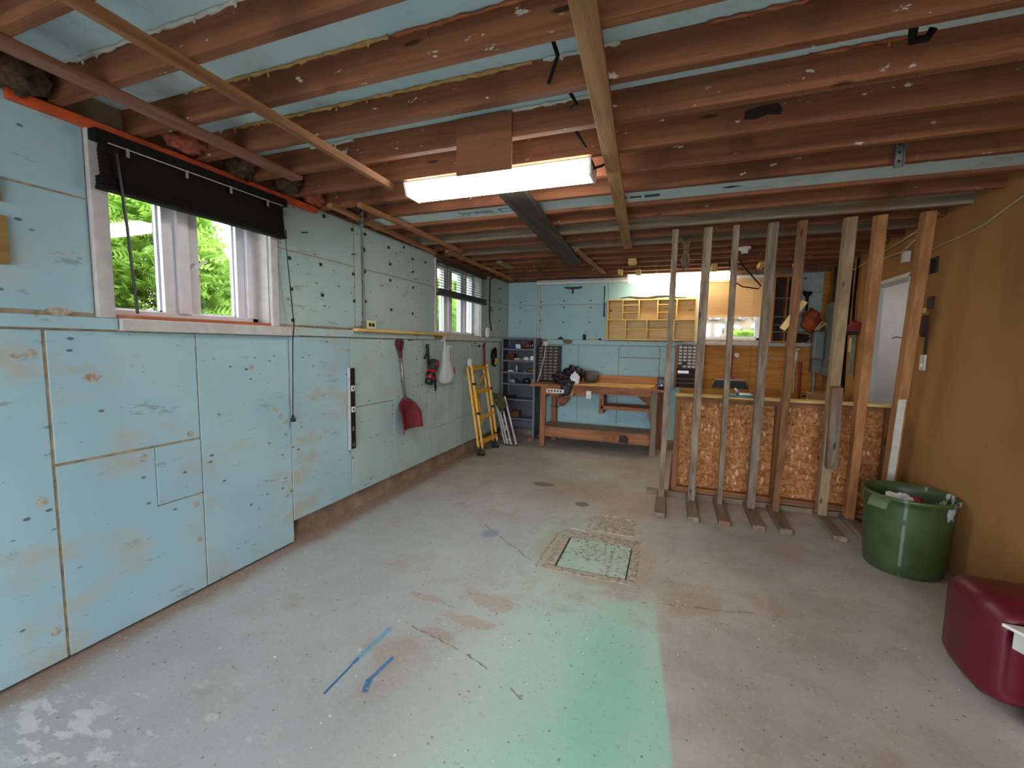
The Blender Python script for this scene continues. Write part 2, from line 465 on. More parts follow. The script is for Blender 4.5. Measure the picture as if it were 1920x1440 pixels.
def props(o, label=None, cat=None, group=None, kind=None):
    if label: o['label'] = label
    if cat: o['category'] = cat
    if group: o['group'] = group
    if kind: o['kind'] = kind
    return o

def thing(name, label, cat, loc, group=None, kind=None):
    o = bpy.data.objects.new(name, None)
    o.empty_display_size = 0.1
    COL.objects.link(o)
    o.location = loc
    return props(o, label, cat, group, kind)

class MB:
    def __init__(s): s.v = []; s.f = []
    def add(s, vs, fs):
        b = len(s.v); s.v += [Vector(v) for v in vs]; s.f += [tuple(i + b for i in f) for f in fs]
        return s
    def box(s, x0, x1, y0, y1, z0, z1):
        x0, x1 = sorted((x0, x1)); y0, y1 = sorted((y0, y1)); z0, z1 = sorted((z0, z1))
        return s.add([(x0, y0, z0), (x1, y0, z0), (x1, y1, z0), (x0, y1, z0), (x0, y0, z1), (x1, y0, z1), (x1, y1, z1), (x0, y1, z1)],
                     [(0, 3, 2, 1), (4, 5, 6, 7), (0, 1, 5, 4), (1, 2, 6, 5), (2, 3, 7, 6), (3, 0, 4, 7)])
    def bar(s, p0, p1, w, h, up=(0, 0, 1)):
        p0 = Vector(p0); p1 = Vector(p1); d = (p1 - p0).normalized(); up = Vector(up)
        sd = d.cross(up)
        if sd.length < 1e-4: sd = d.cross(Vector((0, 1, 0)))
        sd.normalize(); u = sd.cross(d)
        a = sd * w / 2; b = u * h / 2
        return s.add([p0 - a - b, p0 + a - b, p0 + a + b, p0 - a + b, p1 - a - b, p1 + a - b, p1 + a + b, p1 - a + b],
                     [(0, 3, 2, 1), (4, 5, 6, 7), (0, 1, 5, 4), (1, 2, 6, 5), (2, 3, 7, 6), (3, 0, 4, 7)])
    def tube(s, pts, r, n=8, cap=True):
        pts = [Vector(p) for p in pts]
        rs = r if isinstance(r, (list, tuple)) else [r] * len(pts)
        rings = []; prev = None
        for i, p in enumerate(pts):
            d = (pts[min(i + 1, len(pts) - 1)] - pts[max(i - 1, 0)]).normalized()
            if prev is None:
                sd = d.cross(Vector((0, 0, 1)))
                if sd.length < 0.05: sd = d.cross(Vector((1, 0, 0)))
            else:
                sd = prev - d * prev.dot(d)
                if sd.length < 1e-4: sd = d.cross(Vector((1, 0, 0)))
            sd.normalize(); prev = sd; u = sd.cross(d)
            rings.append([p + (sd * math.cos(2 * math.pi * k / n) + u * math.sin(2 * math.pi * k / n)) * rs[i] for k in range(n)])
        vs = [v for ring in rings for v in ring]; fs = []
        for i in range(len(rings) - 1):
            for k in range(n):
                a = i * n + k; b = i * n + (k + 1) % n
                fs.append((a, b, b + n, a + n))
        if cap:
            fs.append(tuple(range(n))[::-1]); fs.append(tuple((len(rings) - 1) * n + k for k in range(n)))
        return s.add(vs, fs)
    def lathe(s, prof, c, n=32):
        vs = []; fs = []
        for r, z in prof:
            vs += [(c[0] + r * math.cos(2 * math.pi * k / n), c[1] + r * math.sin(2 * math.pi * k / n), c[2] + z) for k in range(n)]
        for i in range(len(prof) - 1):
            for k in range(n):
                a = i * n + k; b = i * n + (k + 1) % n
                fs.append((a, b, b + n, a + n))
        return s.add(vs, fs)
    def prism(s, poly, axis, a, b):
        n = len(poly)
        def P(q, t):
            return {'x': (t, q[0], q[1]), 'y': (q[0], t, q[1]), 'z': (q[0], q[1], t)}[axis]
        return s.add([P(q, a) for q in poly] + [P(q, b) for q in poly],
                     [tuple(range(n))[::-1], tuple(range(n, 2 * n))] + [(k, (k + 1) % n, (k + 1) % n + n, k + n) for k in range(n)])
    def ico(s, c, r, sub=2, sc=(1, 1, 1), amp=0.0, freq=3.0, seed=0):
        bm = bmesh.new(); bmesh.ops.create_icosphere(bm, subdivisions=sub, radius=1.0)
        idx = {}
        vs = []
        for i, v in enumerate(bm.verts):
            idx[v] = i
            k = 1 + amp * mnoise.noise(v.co * freq + Vector((seed * 3.1, seed, 0)))
            vs.append((c[0] + v.co.x * r * sc[0] * k, c[1] + v.co.y * r * sc[1] * k, c[2] + v.co.z * r * sc[2] * k))
        fs = [tuple(idx[v] for v in f.verts) for f in bm.faces]
        bm.free()
        return s.add(vs, fs)
    def torus(s, c, R, r, axis='x', n=24, m=8, jx=0.0):
        vs = []; fs = []
        for i in range(n):
            a = 2 * math.pi * i / n
            for j in range(m):
                b = 2 * math.pi * j / m
                rr = R + r * math.cos(b); h = r * math.sin(b)
                u, w = rr * math.cos(a), rr * math.sin(a)
                vs.append({'x': (c[0] + h, c[1] + u, c[2] + w), 'y': (c[0] + u, c[1] + h, c[2] + w), 'z': (c[0] + u, c[1] + w, c[2] + h)}[axis])
        for i in range(n):
            for j in range(m):
                fs.append((i * m + j, ((i + 1) % n) * m + j, ((i + 1) % n) * m + (j + 1) % m, i * m + (j + 1) % m))
        return s.add(vs, fs)
    def build(s, name, mat, parent=None, bevel=0.0, smooth=False, origin=None, solid=0.0, subsurf=0):
        if parent is not None: org = wloc(parent)
        elif origin is not None: org = Vector(origin)
        else:
            xs = [v.x for v in s.v]; ys = [v.y for v in s.v]; zs = [v.z for v in s.v]
            org = Vector(((min(xs) + max(xs)) / 2, (min(ys) + max(ys)) / 2, min(zs)))
        me = bpy.data.meshes.new(name)
        me.from_pydata([tuple(v - org) for v in s.v], [], s.f)
        bm = bmesh.new(); bm.from_mesh(me); bmesh.ops.recalc_face_normals(bm, faces=bm.faces); bm.to_mesh(me); bm.free()
        me.materials.append(mat)
        if smooth:
            for p in me.polygons: p.use_smooth = True
        o = bpy.data.objects.new(name, me)
        COL.objects.link(o)
        if parent is not None: o.parent = parent
        else: o.location = org
        if solid:
            md = o.modifiers.new('thickness', 'SOLIDIFY'); md.thickness = solid; md.offset = 0
        if bevel:
            md = o.modifiers.new('edge', 'BEVEL'); md.width = bevel; md.segments = 2; md.limit_method = 'ANGLE'
        if subsurf:
            md = o.modifiers.new('smooth', 'SUBSURF'); md.levels = subsurf; md.render_levels = subsurf
        return o

def box(name, dims, mat, parent=None, **kw):
    return MB().box(*dims).build(name, mat, parent, **kw)
def top(o, label, cat, group=None, kind=None):
    return props(o, label, cat, group, kind)
def share(src, loc, parent):
    c = src.copy(); COL.objects.link(c); c.parent = parent; c.location = loc
    return c
O0 = (0, 0, 0)

# ================================================================== SETTING
XL, XR, YB, YF, ZC = -2.40, 1.71, 6.20, -2.2, 2.33

# ---- floor with a pit for the hatch
hx0, hx1, hy0, hy1 = -0.645, -0.20, 2.55, 3.005
m = MB()
for a in ((-2.9, hx0, YF, YB + 0.3), (hx1, XR + 0.1, YF, YB + 0.3), (hx0, hx1, YF, hy0), (hx0, hx1, hy1, YB + 0.3)):
    m.box(a[0], a[1], a[2], a[3], -0.12, 0)
m.box(hx0, hx1, hy0, hy1, -0.12, -0.05)
floor = m.build('floor', M['floor'], origin=O0)
top(floor, 'grey concrete garage floor with worn teal and blue paint', 'floor', kind='structure')

hatch = thing('floor_hatch', 'square painted steel hatch cover set flush in the concrete floor', 'hatch', (-0.42, 2.78, -0.05))
box('cover_plate', (hx0 + 0.012, hx1 - 0.008, hy0 + 0.012, hy1 - 0.008, -0.05, 0.002), M['hatch'], hatch, bevel=0.003)

def ragged(poly, amp, n=7, seed=1):
    rr = random.Random(seed); out = []
    for i, p in enumerate(poly):
        q = poly[(i + 1) % len(poly)]
        for k in range(n):
            t = k / n
            out.append((p[0] + (q[0] - p[0]) * t + rr.uniform(-amp, amp), p[1] + (q[1] - p[1]) * t + rr.uniform(-amp, amp)))
    return out
# mortar ring round the hatch: a ragged outer edge and a straight inner one
ro = ragged([(-0.72, 2.50), (-0.15, 2.50), (-0.16, 3.12), (-0.70, 3.10)], 0.012, 10, 3)
inner = []
for i, (p, q) in enumerate((((hx0, hy0), (hx1, hy0)), ((hx1, hy0), (hx1, hy1)), ((hx1, hy1), (hx0, hy1)), ((hx0, hy1), (hx0, hy0)))):
    for k in range(10):
        inner.append((p[0] + (q[0] - p[0]) * k / 10, p[1] + (q[1] - p[1]) * k / 10))
m = MB(); n = len(ro)
m.add([(x, y, 0.0) for x, y in ro] + [(x, y, 0.004) for x, y in ro] + [(x, y, 0.004) for x, y in inner] + [(x, y, 0.0) for x, y in inner],
      [(k, (k + 1) % n, n + (k + 1) % n, n + k) for k in range(n)] + [(n + k, n + (k + 1) % n, 2 * n + (k + 1) % n, 2 * n + k) for k in range(n)] +
      [(2 * n + k, 2 * n + (k + 1) % n, 3 * n + (k + 1) % n, 3 * n + k) for k in range(n)])
m.build('mortar_surround', M['mortar'], floor)
MB().prism(ragged([(-0.51, 3.17), (-0.2, 3.18), (-0.23, 3.45), (-0.5, 3.46)], 0.014, 8, 5), 'z', 0.0, 0.006).build('mortar_patch', M['mortar'], floor)
m = MB()
for (pts, w) in (([(-0.545, 3.2), (-0.55, 3.4), (-0.5, 3.5), (-0.35, 3.5), (-0.22, 3.48)], 0.012), ([(-0.75, 2.5), (-0.76, 2.7), (-0.74, 3.0), (-0.66, 3.16), (-0.5, 3.13)], 0.012)):
    rr = random.Random(9)
    P = []
    for i in range(len(pts) - 1):
        for k in range(6):
            t = k / 6
            P.append((pts[i][0] + (pts[i + 1][0] - pts[i][0]) * t + rr.uniform(-.008, .008), pts[i][1] + (pts[i + 1][1] - pts[i][1]) * t + rr.uniform(-.008, .008), 0.0))
    m.tube(P, [w * rr.uniform(0.4, 1.0) for _ in P], 6)
m.build('mortar_ridge', M['mortar'], floor)

# ---- outside ground
g_out = box('ground_outside', (-14, 12, -16, YF, -0.3, -0.04), M['drive'], origin=O0)
top(g_out, 'grey driveway outside the garage opening', 'ground', kind='structure')
g_l = MB().box(-14, -2.85, YF, 16, -0.3, 0.95).box(-2.85, 12, YB + 0.5, 16, -0.3, 0.95).build('ground_garden', M['lawn'], origin=O0)
top(g_l, 'raised lawn outside the garage windows', 'ground', kind='structure')

# ---- left wall: backing with two window openings, foam panels as parts
W1 = (1.215, 2.04, 1.50, 2.30)
W2 = (4.06, 5.19, 1.50, 2.30)
def wall_with_holes(m, fixed0, fixed1, a0, a1, z0, z1, holes, axis):
    """solid wall between fixed0..fixed1 along axis-normal with rectangular holes"""
    cuts = sorted(holes)
    cur = a0
    def bx(p, q, r, t):
        if q - p < 1e-4 or t - r < 1e-4: return
        if axis == 'x': m.box(fixed0, fixed1, p, q, r, t)
        else: m.box(p, q, fixed0, fixed1, r, t)
    for (p, q, r, t) in cuts:
        bx(cur, p, z0, z1); bx(p, q, z0, r); bx(p, q, t, z1); cur = q
    bx(cur, a1, z0, z1)
m = MB()
wall_with_holes(m, -2.62, -2.452, YF, YB + 0.3, 0, 2.475, [W1, W2], 'x')
wall_l = m.build('wall_left', M['concrete'], origin=O0)
top(wall_l, 'garage side wall clad in pale blue foam boards with two windows', 'wall', kind='structure')
m = MB()
wall_with_holes(m, -2.452, -2.4045, YF, 2.16, 0.015, 2.33, [W1], 'x')
wall_with_holes(m, -2.452, -2.4045, 2.16, YB, 0.2, 2.33, [W2], 'x')
m.build('seam_filler', M['seam_backing'], wall_l)

def lfoam(y0, y1, z0, z1, g0=0.004, mat='foam', x=XL, proud=0.0):
    return box('foam_panel', (-2.45, x + proud, y0 + g0, y1 - g0, z0 + g0, z1 - g0), M[mat], wall_l, bevel=0.003)
for y0, y1 in ((-2.2, -1.46), (-1.46, -0.85), (-0.85, -0.24), (-0.24, 0.37)):
    lfoam(y0, y1, 0.01, 1.43)
lfoam(0.37, 0.975, 0.01, 1.43, 0.004)
lfoam(0.9775, 1.572, 0.862, 1.43)
lfoam(1.348, 1.572, 0.556, 0.857, 0.002, proud=0.001)
MB().prism([(0.981, 0.014), (1.568, 0.014), (1.568, 0.552), (1.346, 0.552), (1.346, 0.855), (0.981, 0.855)], 'x', -2.45, XL).build('foam_panel', M['foam'], wall_l)
lfoam(1.572, 2.168, 0.01, 1.43, 0.003)
LB = 0.155
lfoam(2.168, 2.745, LB, 1.43, 0.003, 'foam')
lfoam(2.745, 3.31, LB, 0.866, 0.004, 'foam_far')
lfoam(2.745, 3.31, 0.866, 1.43, 0.004, 'foam_far')
for y0, y1 in ((3.31, 3.92), (5.1, 5.69), (5.69, YB)):
    lfoam(y0, y1, LB, 1.43, 0.002, 'foam_far')
lfoam(3.92, 4.51, LB, 0.48, 0.002, 'foam_far'); lfoam(3.92, 4.51, 0.93, 1.43, 0.002, 'foam_far')
lfoam(3.92, 4.12, 0.48, 0.93, 0.002, 'foam_far'); lfoam(4.31, 4.51, 0.48, 0.93, 0.002, 'foam_far')
lfoam(4.12, 4.31, 0.48, 0.93, 0.004, 'foam_far')
lfoam(4.51, 5.1, LB, 0.5, 0.002, 'foam_far'); lfoam(4.51, 5.1, 0.5, 1.43, 0.002, 'foam_far')
# upper row
for y0, y1 in ((-2.2, -0.85), (-0.85, 0.2), (0.2, 1.152)):
    lfoam(y0, y1, 1.50, 1.992); lfoam(y0, y1, 1.992, 2.325)
lfoam(2.085, 2.812, 1.50, 1.99, 0.004, 'foam_far'); lfoam(2.085, 2.812, 1.99, 2.325, 0.004, 'foam_far')
lfoam(2.82, 2.9, 1.50, 2.325, 0.003, 'foam_far')
lfoam(2.908, 4.03, 1.50, 1.99, 0.004, 'foam_far'); lfoam(2.908, 4.03, 1.99, 2.325, 0.004, 'foam_far')
lfoam(5.22, YB, 1.50, 1.99, 0.003, 'foam_far'); lfoam(5.22, YB, 1.99, 2.325, 0.003, 'foam_far')
# ledge strips between the rows
box('ledge_strip', (-2.45, -2.378, -2.2, 1.222, 1.434, 1.486), M['foam'], wall_l, bevel=0.003)
box('ledge_strip', (-2.45, -2.38, 2.215, 2.9, 1.434, 1.49), M['foam_far'], wall_l, bevel=0.003)
box('ledge_strip', (-2.45, -2.38, 2.905, 4.0, 1.434, 1.478), M['foam_far'], wall_l, bevel=0.003)
box('ledge_strip', (-2.45, -2.38, 5.25, YB, 1.434, 1.49), M['foam_far'], wall_l, bevel=0.003)
box('ledge_batten', (-2.40, -2.34, 2.76, 4.22, 1.48, 1.506), palewood('y'), wall_l, bevel=0.003)
box('ledge_board', (-2.45, -2.365, 4.22, 5.25, 1.434, 1.492), M['trim_grey'], wall_l, bevel=0.004)
# sill plate on top
box('top_plate', (-2.60, -2.40, YF, YB, 2.326, 2.335), redwood('y'), wall_l)
box('orange_batten', (-2.40, -2.372, 0.92, 2.42, 2.285, 2.325), M['orange_paint'], wall_l, bevel=0.003)
# black square fasteners
fm = MB().box(-0.004, 0.004, -0.011, 0.011, -0.011, 0.011)
fm.box(0.004, 0.007, -0.004, 0.004, -0.004, 0.004)
fast0 = fm.build('fastener', M['dark'], wall_l)
fast0.location = (XL + 0.003, 2.19, 1.94)
for y, z in ((2.20, 1.74), (2.205, 1.535), (2.46, 1.945), (2.47, 1.73), (2.21, 2.30), (2.5, 2.29), (2.79, 2.27), (2.795, 1.93), (2.8, 1.72),
             (2.94, 2.27), (2.925, 2.14), (2.93, 1.97), (2.935, 1.73), (3.25, 2.23), (3.27, 2.09), (3.27, 1.95), (3.28, 1.69), (3.62, 2.2), (3.63, 2.08), (3.63, 1.93), (3.62, 1.68),
             (3.85, 2.21), (5.85, 2.2), (5.86, 2.02), (5.86, 1.9), (5.85, 1.74), (3.48, 2.28), (1.09, 2.3)):
    share(fast0, (XL + 0.003, y, z), wall_l)
# tan plug discs
pm = MB().tube([(-0.002, 0, 0), (0.001, 0, 0)], 0.018, 14)
plug0 = pm.build('plug', plain('plug_tan', (180, 178, 166), 0.9, var=0.2, scale=60), wall_l)
plug0.location = (XL, 0.935, 1.33)
for y, z in ((1.52, 0.895), (1.89, 1.23), (1.3, 0.82), (0.93, 0.72), (1.53, 0.5), (1.54, 0.3), (0.94, 0.15), (2.05, 0.95), (2.09, 0.9), (1.44, 0.62), (2.12, 0.86), (2.66, 1.34)):
    share(plug0, (XL, y, z), wall_l)
# nails and a hook in the foam
for y, z in ((2.3, 2.13), (2.78, 2.08), (2.7, 1.14), (3.55, 1.42), (5.0, 1.4)):
    MB().tube([(XL, y, z), (XL + 0.03, y + 0.01, z), (XL + 0.032, y + 0.02, z + 0.004)], 0.004, 5).build('nail', M['black'], wall_l)
# filled nicks (tan pits gouged in the board)
for y, z, a, b in ((1.12, 1.22, 0.03, 0.02), (0.89, 1.32, 0.012, 0.01), (1.03, 1.50, 0.04, 0.02)):
    MB().prism([(y + a * math.cos(t) * (1 + .3 * math.sin(3 * t)), z + b * math.sin(t)) for t in [k * math.pi / 6 for k in range(12)]], 'x', XL - 0.001, XL + 0.0015).build('gouge', M['mortar'], wall_l)

# ---- back wall
W3 = (0.30, 1.02, 1.50, 2.28)
m = MB()
wall_with_holes(m, 6.252, 6.42, -2.62, XR + 0.2, 0, 2.475, [W3], 'y')
wall_b = m.build('wall_back', M['concrete'], origin=O0)
top(wall_b, 'end wall clad in blue foam boards and plywood with one window', 'wall', kind='structure')
m = MB(); wall_with_holes(m, 6.2045, 6.252, XL, XR, 0.16, 2.33, [W3], 'y')
m.build('seam_filler', M['seam_backing'], wall_b)
def bfoam(x0, x1, z0, z1, g0=0.003, mat='foam_back'):
    return box('foam_panel', (x0 + g0, x1 - g0, YB, 6.25, z0 + g0, z1 - g0), M[mat], wall_b, bevel=0.003)
for x0, x1 in ((XL, -1.925), (-1.895, -0.9), (-0.9, 0.26)):
    bfoam(x0, x1, 1.48, 1.985); bfoam(x0, x1, 1.985, 2.325)
bfoam(XL, -1.9, 0.12, 1.405, 0.003); bfoam(-1.9, -1.293, 0.12, 1.405); bfoam(-1.293, -0.722, 0.12, 1.405)
bfoam(-0.722, -0.174, 0.12, 1.24, 0.005); bfoam(-0.722, -0.174, 1.24, 1.405, 0.005); bfoam(-0.174, 0.1, 0.12, 1.405)
bfoam(1.24, 1.64, 1.62, 2.32, 0.0, 'foam_far')
box('seam_tape', (-1.922, -1.898, 6.194, 6.25, 1.48, 2.29), M['bead_white'], wall_b)
box('ledge_strip', (-1.76, -0.9, 6.165, 6.25, 1.408, 1.478), M['foam_back'], wall_b, bevel=0.004)
box('ledge_strip', (-0.9, 0.1, 6.175, 6.25, 1.408, 1.47), M['foam_back'], wall_b, bevel=0.004)
box('ledge_board', (0.1, 1.6, 6.14, 6.25, 1.432, 1.475), M['trim_grey'], wall_b, bevel=0.004)
for x0, x1 in ((0.1, 0.92), (0.92, 1.705)):
    box('plywood_sheet', (x0 + 0.002, x1 - 0.002, 6.2, 6.25, 0.1, 1.43), M['ply'], wall_b, bevel=0.002)
box('plywood_sheet', (1.64, 1.708, 6.2, 6.25, 1.43, 2.32), M['ply'], wall_b)
box('plywood_sheet', (1.04, 1.24, 6.2, 6.25, 1.48, 2.32), M['ply'], wall_b)
bf = MB().box(-0.011, 0.011, -0.004, 0.004, -0.008, 0.008).box(-0.004, 0.004, -0.007, -0.004, -0.004, 0.004).build('fastener', M['dark'], wall_b)
bf.location = (-2.2, YB - 0.003, 2.03)
for x, z in ((-2.2, 1.95), (-2.2, 1.74), (-1.87, 2.03), (-1.87, 1.95), (-1.88, 1.76), (-1.53, 2.04), (-1.53, 1.95), (-1.53, 1.73), (-1.14, 2.04), (-1.14, 1.94), (-1.15, 1.73), (1.45, 2.25), (1.45, 2.1)):
    share(bf, (x, YB - 0.003, z), wall_b)
MB().tube([(0.76, 6.2, 1.31), (0.76, 6.185, 1.31)], 0.028, 14).build('round_cap', M['white_plastic'], wall_b)

# ---- right wall with a doorway
D1 = (4.30, 5.09, 0.0, 2.0)
m = MB(); wall_with_holes(m, XR, XR + 0.1, YF, YB + 0.3, 0, 2.475, [D1], 'x')
wall_r = m.build('wall_right', M['fibre'], origin=O0)
top(wall_r, 'brown fibreboard side wall with a doorway', 'wall', kind='structure')
for a, b in ((YF, 0.0), (0.0, 2.44), (2.44, 3.66)):
    pass
# ---- front wall with the open garage door behind the camera
m = MB(); wall_with_holes(m, YF - 0.15, YF, -2.62, XR + 0.1, 0, 2.475, [(-2.2, 1.5, 0.0, 2.15)], 'y')
top(m.build('wall_front', M['fibre'], origin=O0), 'front garage wall with a wide door opening', 'wall', kind='structure')

# ---- ceiling: deck, foam strips in the bays, joists
ceil = box('ceiling', (-2.62, XR + 0.1, YF - 0.15, YB + 0.3, 2.51, 2.60), M['concrete'], origin=O0)
top(ceil, 'open ceiling of dark red joists with blue foam board between them', 'ceiling', kind='structure')
JY = [1.08 + 0.2855 * k for k in range(-11, 18)]
grey_k = {9: 1, 12: 1, 11: 0}
joists = []
for i, y in enumerate(JY):
    k = i - 11
    mat = greywood('x') if k in (9, 11) else redwood('x')
    j = box('joist', (-2.5, XR + 0.04, y - 0.04, y, ZC + (0 if k != 9 else -0.004), 2.478), mat, ceil, bevel=0.002)
    joists.append(j)
    if i < len(JY) - 1:
        box('foam_board', (-2.45, XR, y + 0.001, JY[i + 1] - 0.041, 2.448 if k != 6 else 2.352, 2.508 if k != 6 else 2.40), M['foam_ceil'], ceil)
def bead(y, x0, x1, mat, seed, r=0.0085):
    """lumpy line of cured foam along the top edge of the joist whose far edge is at y"""
    rr = random.Random(seed); P = []; R = []; x = x0
    while x < x1:
        P.append((x, y - 0.042 - rr.uniform(0, 0.004), 2.444 - rr.uniform(0, 0.006))); R.append(r * rr.uniform(0.45, 1.25)); x += rr.uniform(0.015, 0.035)
    mb = MB().tube(P, R, 7)
    for _ in range(int((x1 - x0) * 5)):
        p = rr.choice(P); mb.ico((p[0], p[1] - 0.002, p[2] - rr.uniform(0.004, 0.016)), rr.uniform(0.004, 0.008), 1, (1, 0.7, 1.6))
    return mb
for k, x0, x1, mt in ((1, -1.95, -0.95, 'bead'), (1, -0.95, -0.42, 'bead_red'), (1, -0.42, 0.6, 'bead_white'), (2, -2.1, -0.52, 'bead'), (2, -0.5, -0.2, 'bead_white'),
                      (3, -0.75, -0.3, 'bead_white'), (0, -2.2, -1.0, 'bead_white'), (2, 0.05, 0.9, 'bead_red'), (3, 0.4, 0.75, 'bead_red'), (4, -1.9, -1.5, 'bead_red'), (8, 0.1, 1.0, 'bead_red'), (8, 1.05, 1.65, 'bead'), (3, -1.9, -1.6, 'bead_white')):
    bead(JY[k + 11], x0, x1, M[mt], k * 7 + int(x0 * 10)).build('foam_bead', M[mt], joists[k + 11], smooth=True)
# battens nailed under the joists
def batten(name, p0, p1, w, h, mat):
    return MB().bar(p0, p1, w, h).build(name, mat, ceil, bevel=0.002)
zb = ZC - 0.012
batten('batten', (-2.005, 0.0, zb), (-2.055, 1.95, zb), 0.078, 0.022, wood('mauve_batten', 'y', (150, 104, 88), (118, 76, 64)))
batten('batten', (-1.55, 0.0, ZC - 0.02), (-1.60, 2.215, ZC - 0.02), 0.03, 0.038, wood('brown_batten', 'y', (158, 112, 76), (120, 80, 54)))
batten('batten', (-0.20, 0.0, zb), (-0.45, 4.235, zb), 0.075, 0.022, wood('spotted_batten', 'y', (176, 136, 92), (138, 100, 64)))
batten('batten', (-2.23, 2.38, zb), (-2.33, 3.93, zb), 0.04, 0.03, tanwood('y'))
batten('batten', (-2.03, 2.44, zb), (-2.05, 3.96, zb), 0.04, 0.03, tanwood('y'))
batten('batten', (-2.18, 3.9, zb), (-2.2, 5.85, zb), 0.04, 0.03, tanwood('y'))
batten('batten', (-2.37, 4.0, zb), (-2.37, 5.6, zb), 0.04, 0.03, redwood('y'))
batten('batten', (-0.93, 4.2, zb), (-0.88, 5.6, zb), 0.045, 0.022, tanwood('y'))
batten('dark_plank', (-0.95, 2.45, ZC - 0.02), (-1.1, 4.87, ZC - 0.02), 0.17, 0.038, darkwood('y'))
# plywood pad above the big light
box('plywood_pad', (-1.003, -0.725, 1.882, 1.8955, 2.19, 2.44), wood('pad_ply', 'x', (150, 98, 70), (130, 82, 58)), ceil, bevel=0.002)
# small blocks under the far joists
for x, y, w, l, h in ((-1.88, 4.76, 0.06, 0.42, 0.03), (-0.46, 4.86, 0.08, 0.1, 0.06), (-0.66, 5.5, 0.05, 0.12, 0.06), (-0.45, 5.55, 0.06, 0.1, 0.06), (0.38, 5.4, 0.06, 0.14, 0.07), (0.85, 5.45, 0.05, 0.2, 0.05), (1.2, 5.5, 0.05, 0.2, 0.04)):
    box('wood_block', (x - w / 2, x + w / 2, y - l / 2, y + l / 2, ZC - h, ZC), palewood('y') if x > -1.5 else greywood('y'), ceil, bevel=0.003)
# galvanised straps
def strap(x, y, z0, z1, tilt=0.0):
    mb = MB().box(x - 0.018, x + 0.018, y - 0.004, y, z0, z1).box(x - 0.018, x - 0.014, y - 0.02, y, z0, z1).box(x + 0.014, x + 0.018, y - 0.02, y, z0, z1)
    o = mb.build('metal_strap', M['galv'], ceil)
    b = MB()
    for k in range(4):
        zz = z0 + (z1 - z0) * (k + 0.7) / 4.6
        b.tube([(x, y - 0.003, zz), (x, y - 0.009, zz)], 0.006, 8)
    b.build('rivet', M['dark'], o)
strap(-2.225, 2.70, 2.255, 2.447); strap(0.975, 2.69, 2.285, 2.473)
# char mark on a joist: thin scorched patch
MB().prism([(0.235 + a, 2.385 + b) for a, b in ((0, 0.0), (0.005, 0.035), (0.05, 0.045), (0.13, 0.048), (0.145, 0.02), (0.14, 0.0), (0.09, 0.008), (0.05, -0.006))], 'y', JY[15] - 0.0412, JY[15] - 0.0398).build('scorch_mark', plain('scorched_wood', (40, 28, 24), 0.9), joists[15])
# insulation tufts by the wall plate
for x, y, z, r, sc, mt, sd in ((-2.34, 1.53, 2.38, 0.075, (0.8, 1.2, 0.7), 'pink_wool', 1), (-2.28, 1.80, 2.385, 0.07, (1.0, 0.9, 0.8), 'brown_wool', 2), (-2.36, 1.84, 2.37, 0.06, (1, 1.2, 0.9), 'brown_wool', 3),
                           (-2.3, 2.1, 2.38, 0.07, (1.2, 1.1, 0.8), 'brown_wool', 4), (-2.36, 2.38, 2.37, 0.06, (1, 1.3, 0.6), 'pink_wool', 5), (-2.34, 0.93, 2.38, 0.09, (0.9, 1.0, 0.8), 'brown_wool', 6), (-2.33, 0.68, 2.38, 0.09, (0.9, 0.9, 0.8), 'pink_wool', 7), (-2.3, 2.66, 2.385, 0.07, (1.2, 1.2, 0.7), 'brown_wool', 8)):
    MB().ico((x, y, z), r, 3, sc, 0.6, 3.5, sd).build('insulation_tuft', M[mt], ceil, smooth=True)
# printed word on a foam board
fc = bpy.data.curves.new('printed_word', 'FONT'); fc.body = 'Styrofoam'; fc.size = 0.075; fc.extrude = 0.0004; fc.align_x = 'CENTER'; fc.align_y = 'CENTER'
ft = bpy.data.objects.new('printed_word', fc); COL.objects.link(ft); fc.materials.append(plain('grey_print', (60, 82, 92), 0.8)); ft.parent = ceil
ft.location = (-1.40, 2.935, 2.3515); ft.rotation_euler = (math.pi, 0, 0); ft.scale = (0.85, 1.35, 1)

# printed frame and arrow marks on the same board
pr = plain('grey_print', (60, 82, 92), 0.8)
mb = MB()
for a in ((-1.215, -1.035, 2.905, 2.912), (-1.215, -1.035, 2.968, 2.975), (-1.215, -1.208, 2.905, 2.975), (-1.042, -1.035, 2.905, 2.975)): mb.box(a[0], a[1], a[2], a[3], 2.3505, 2.3522)
mb.build('printed_frame', pr, ceil)
MB().prism([(-0.44, 2.94), (-0.33, 2.92), (-0.33, 2.96)], 'z', 2.3505, 2.3522).box(-0.31, -0.24, 2.925, 2.955, 2.3505, 2.3522).box(-0.22, -0.13, 2.92, 2.965, 2.3505, 2.3522).build('printed_arrow', pr, ceil)
MB().prism([(0.22, 2.93), (0.27, 2.91), (0.33, 2.93), (0.27, 2.95)], 'z', 2.3505, 2.3522).build('printed_diamond', pr, ceil)

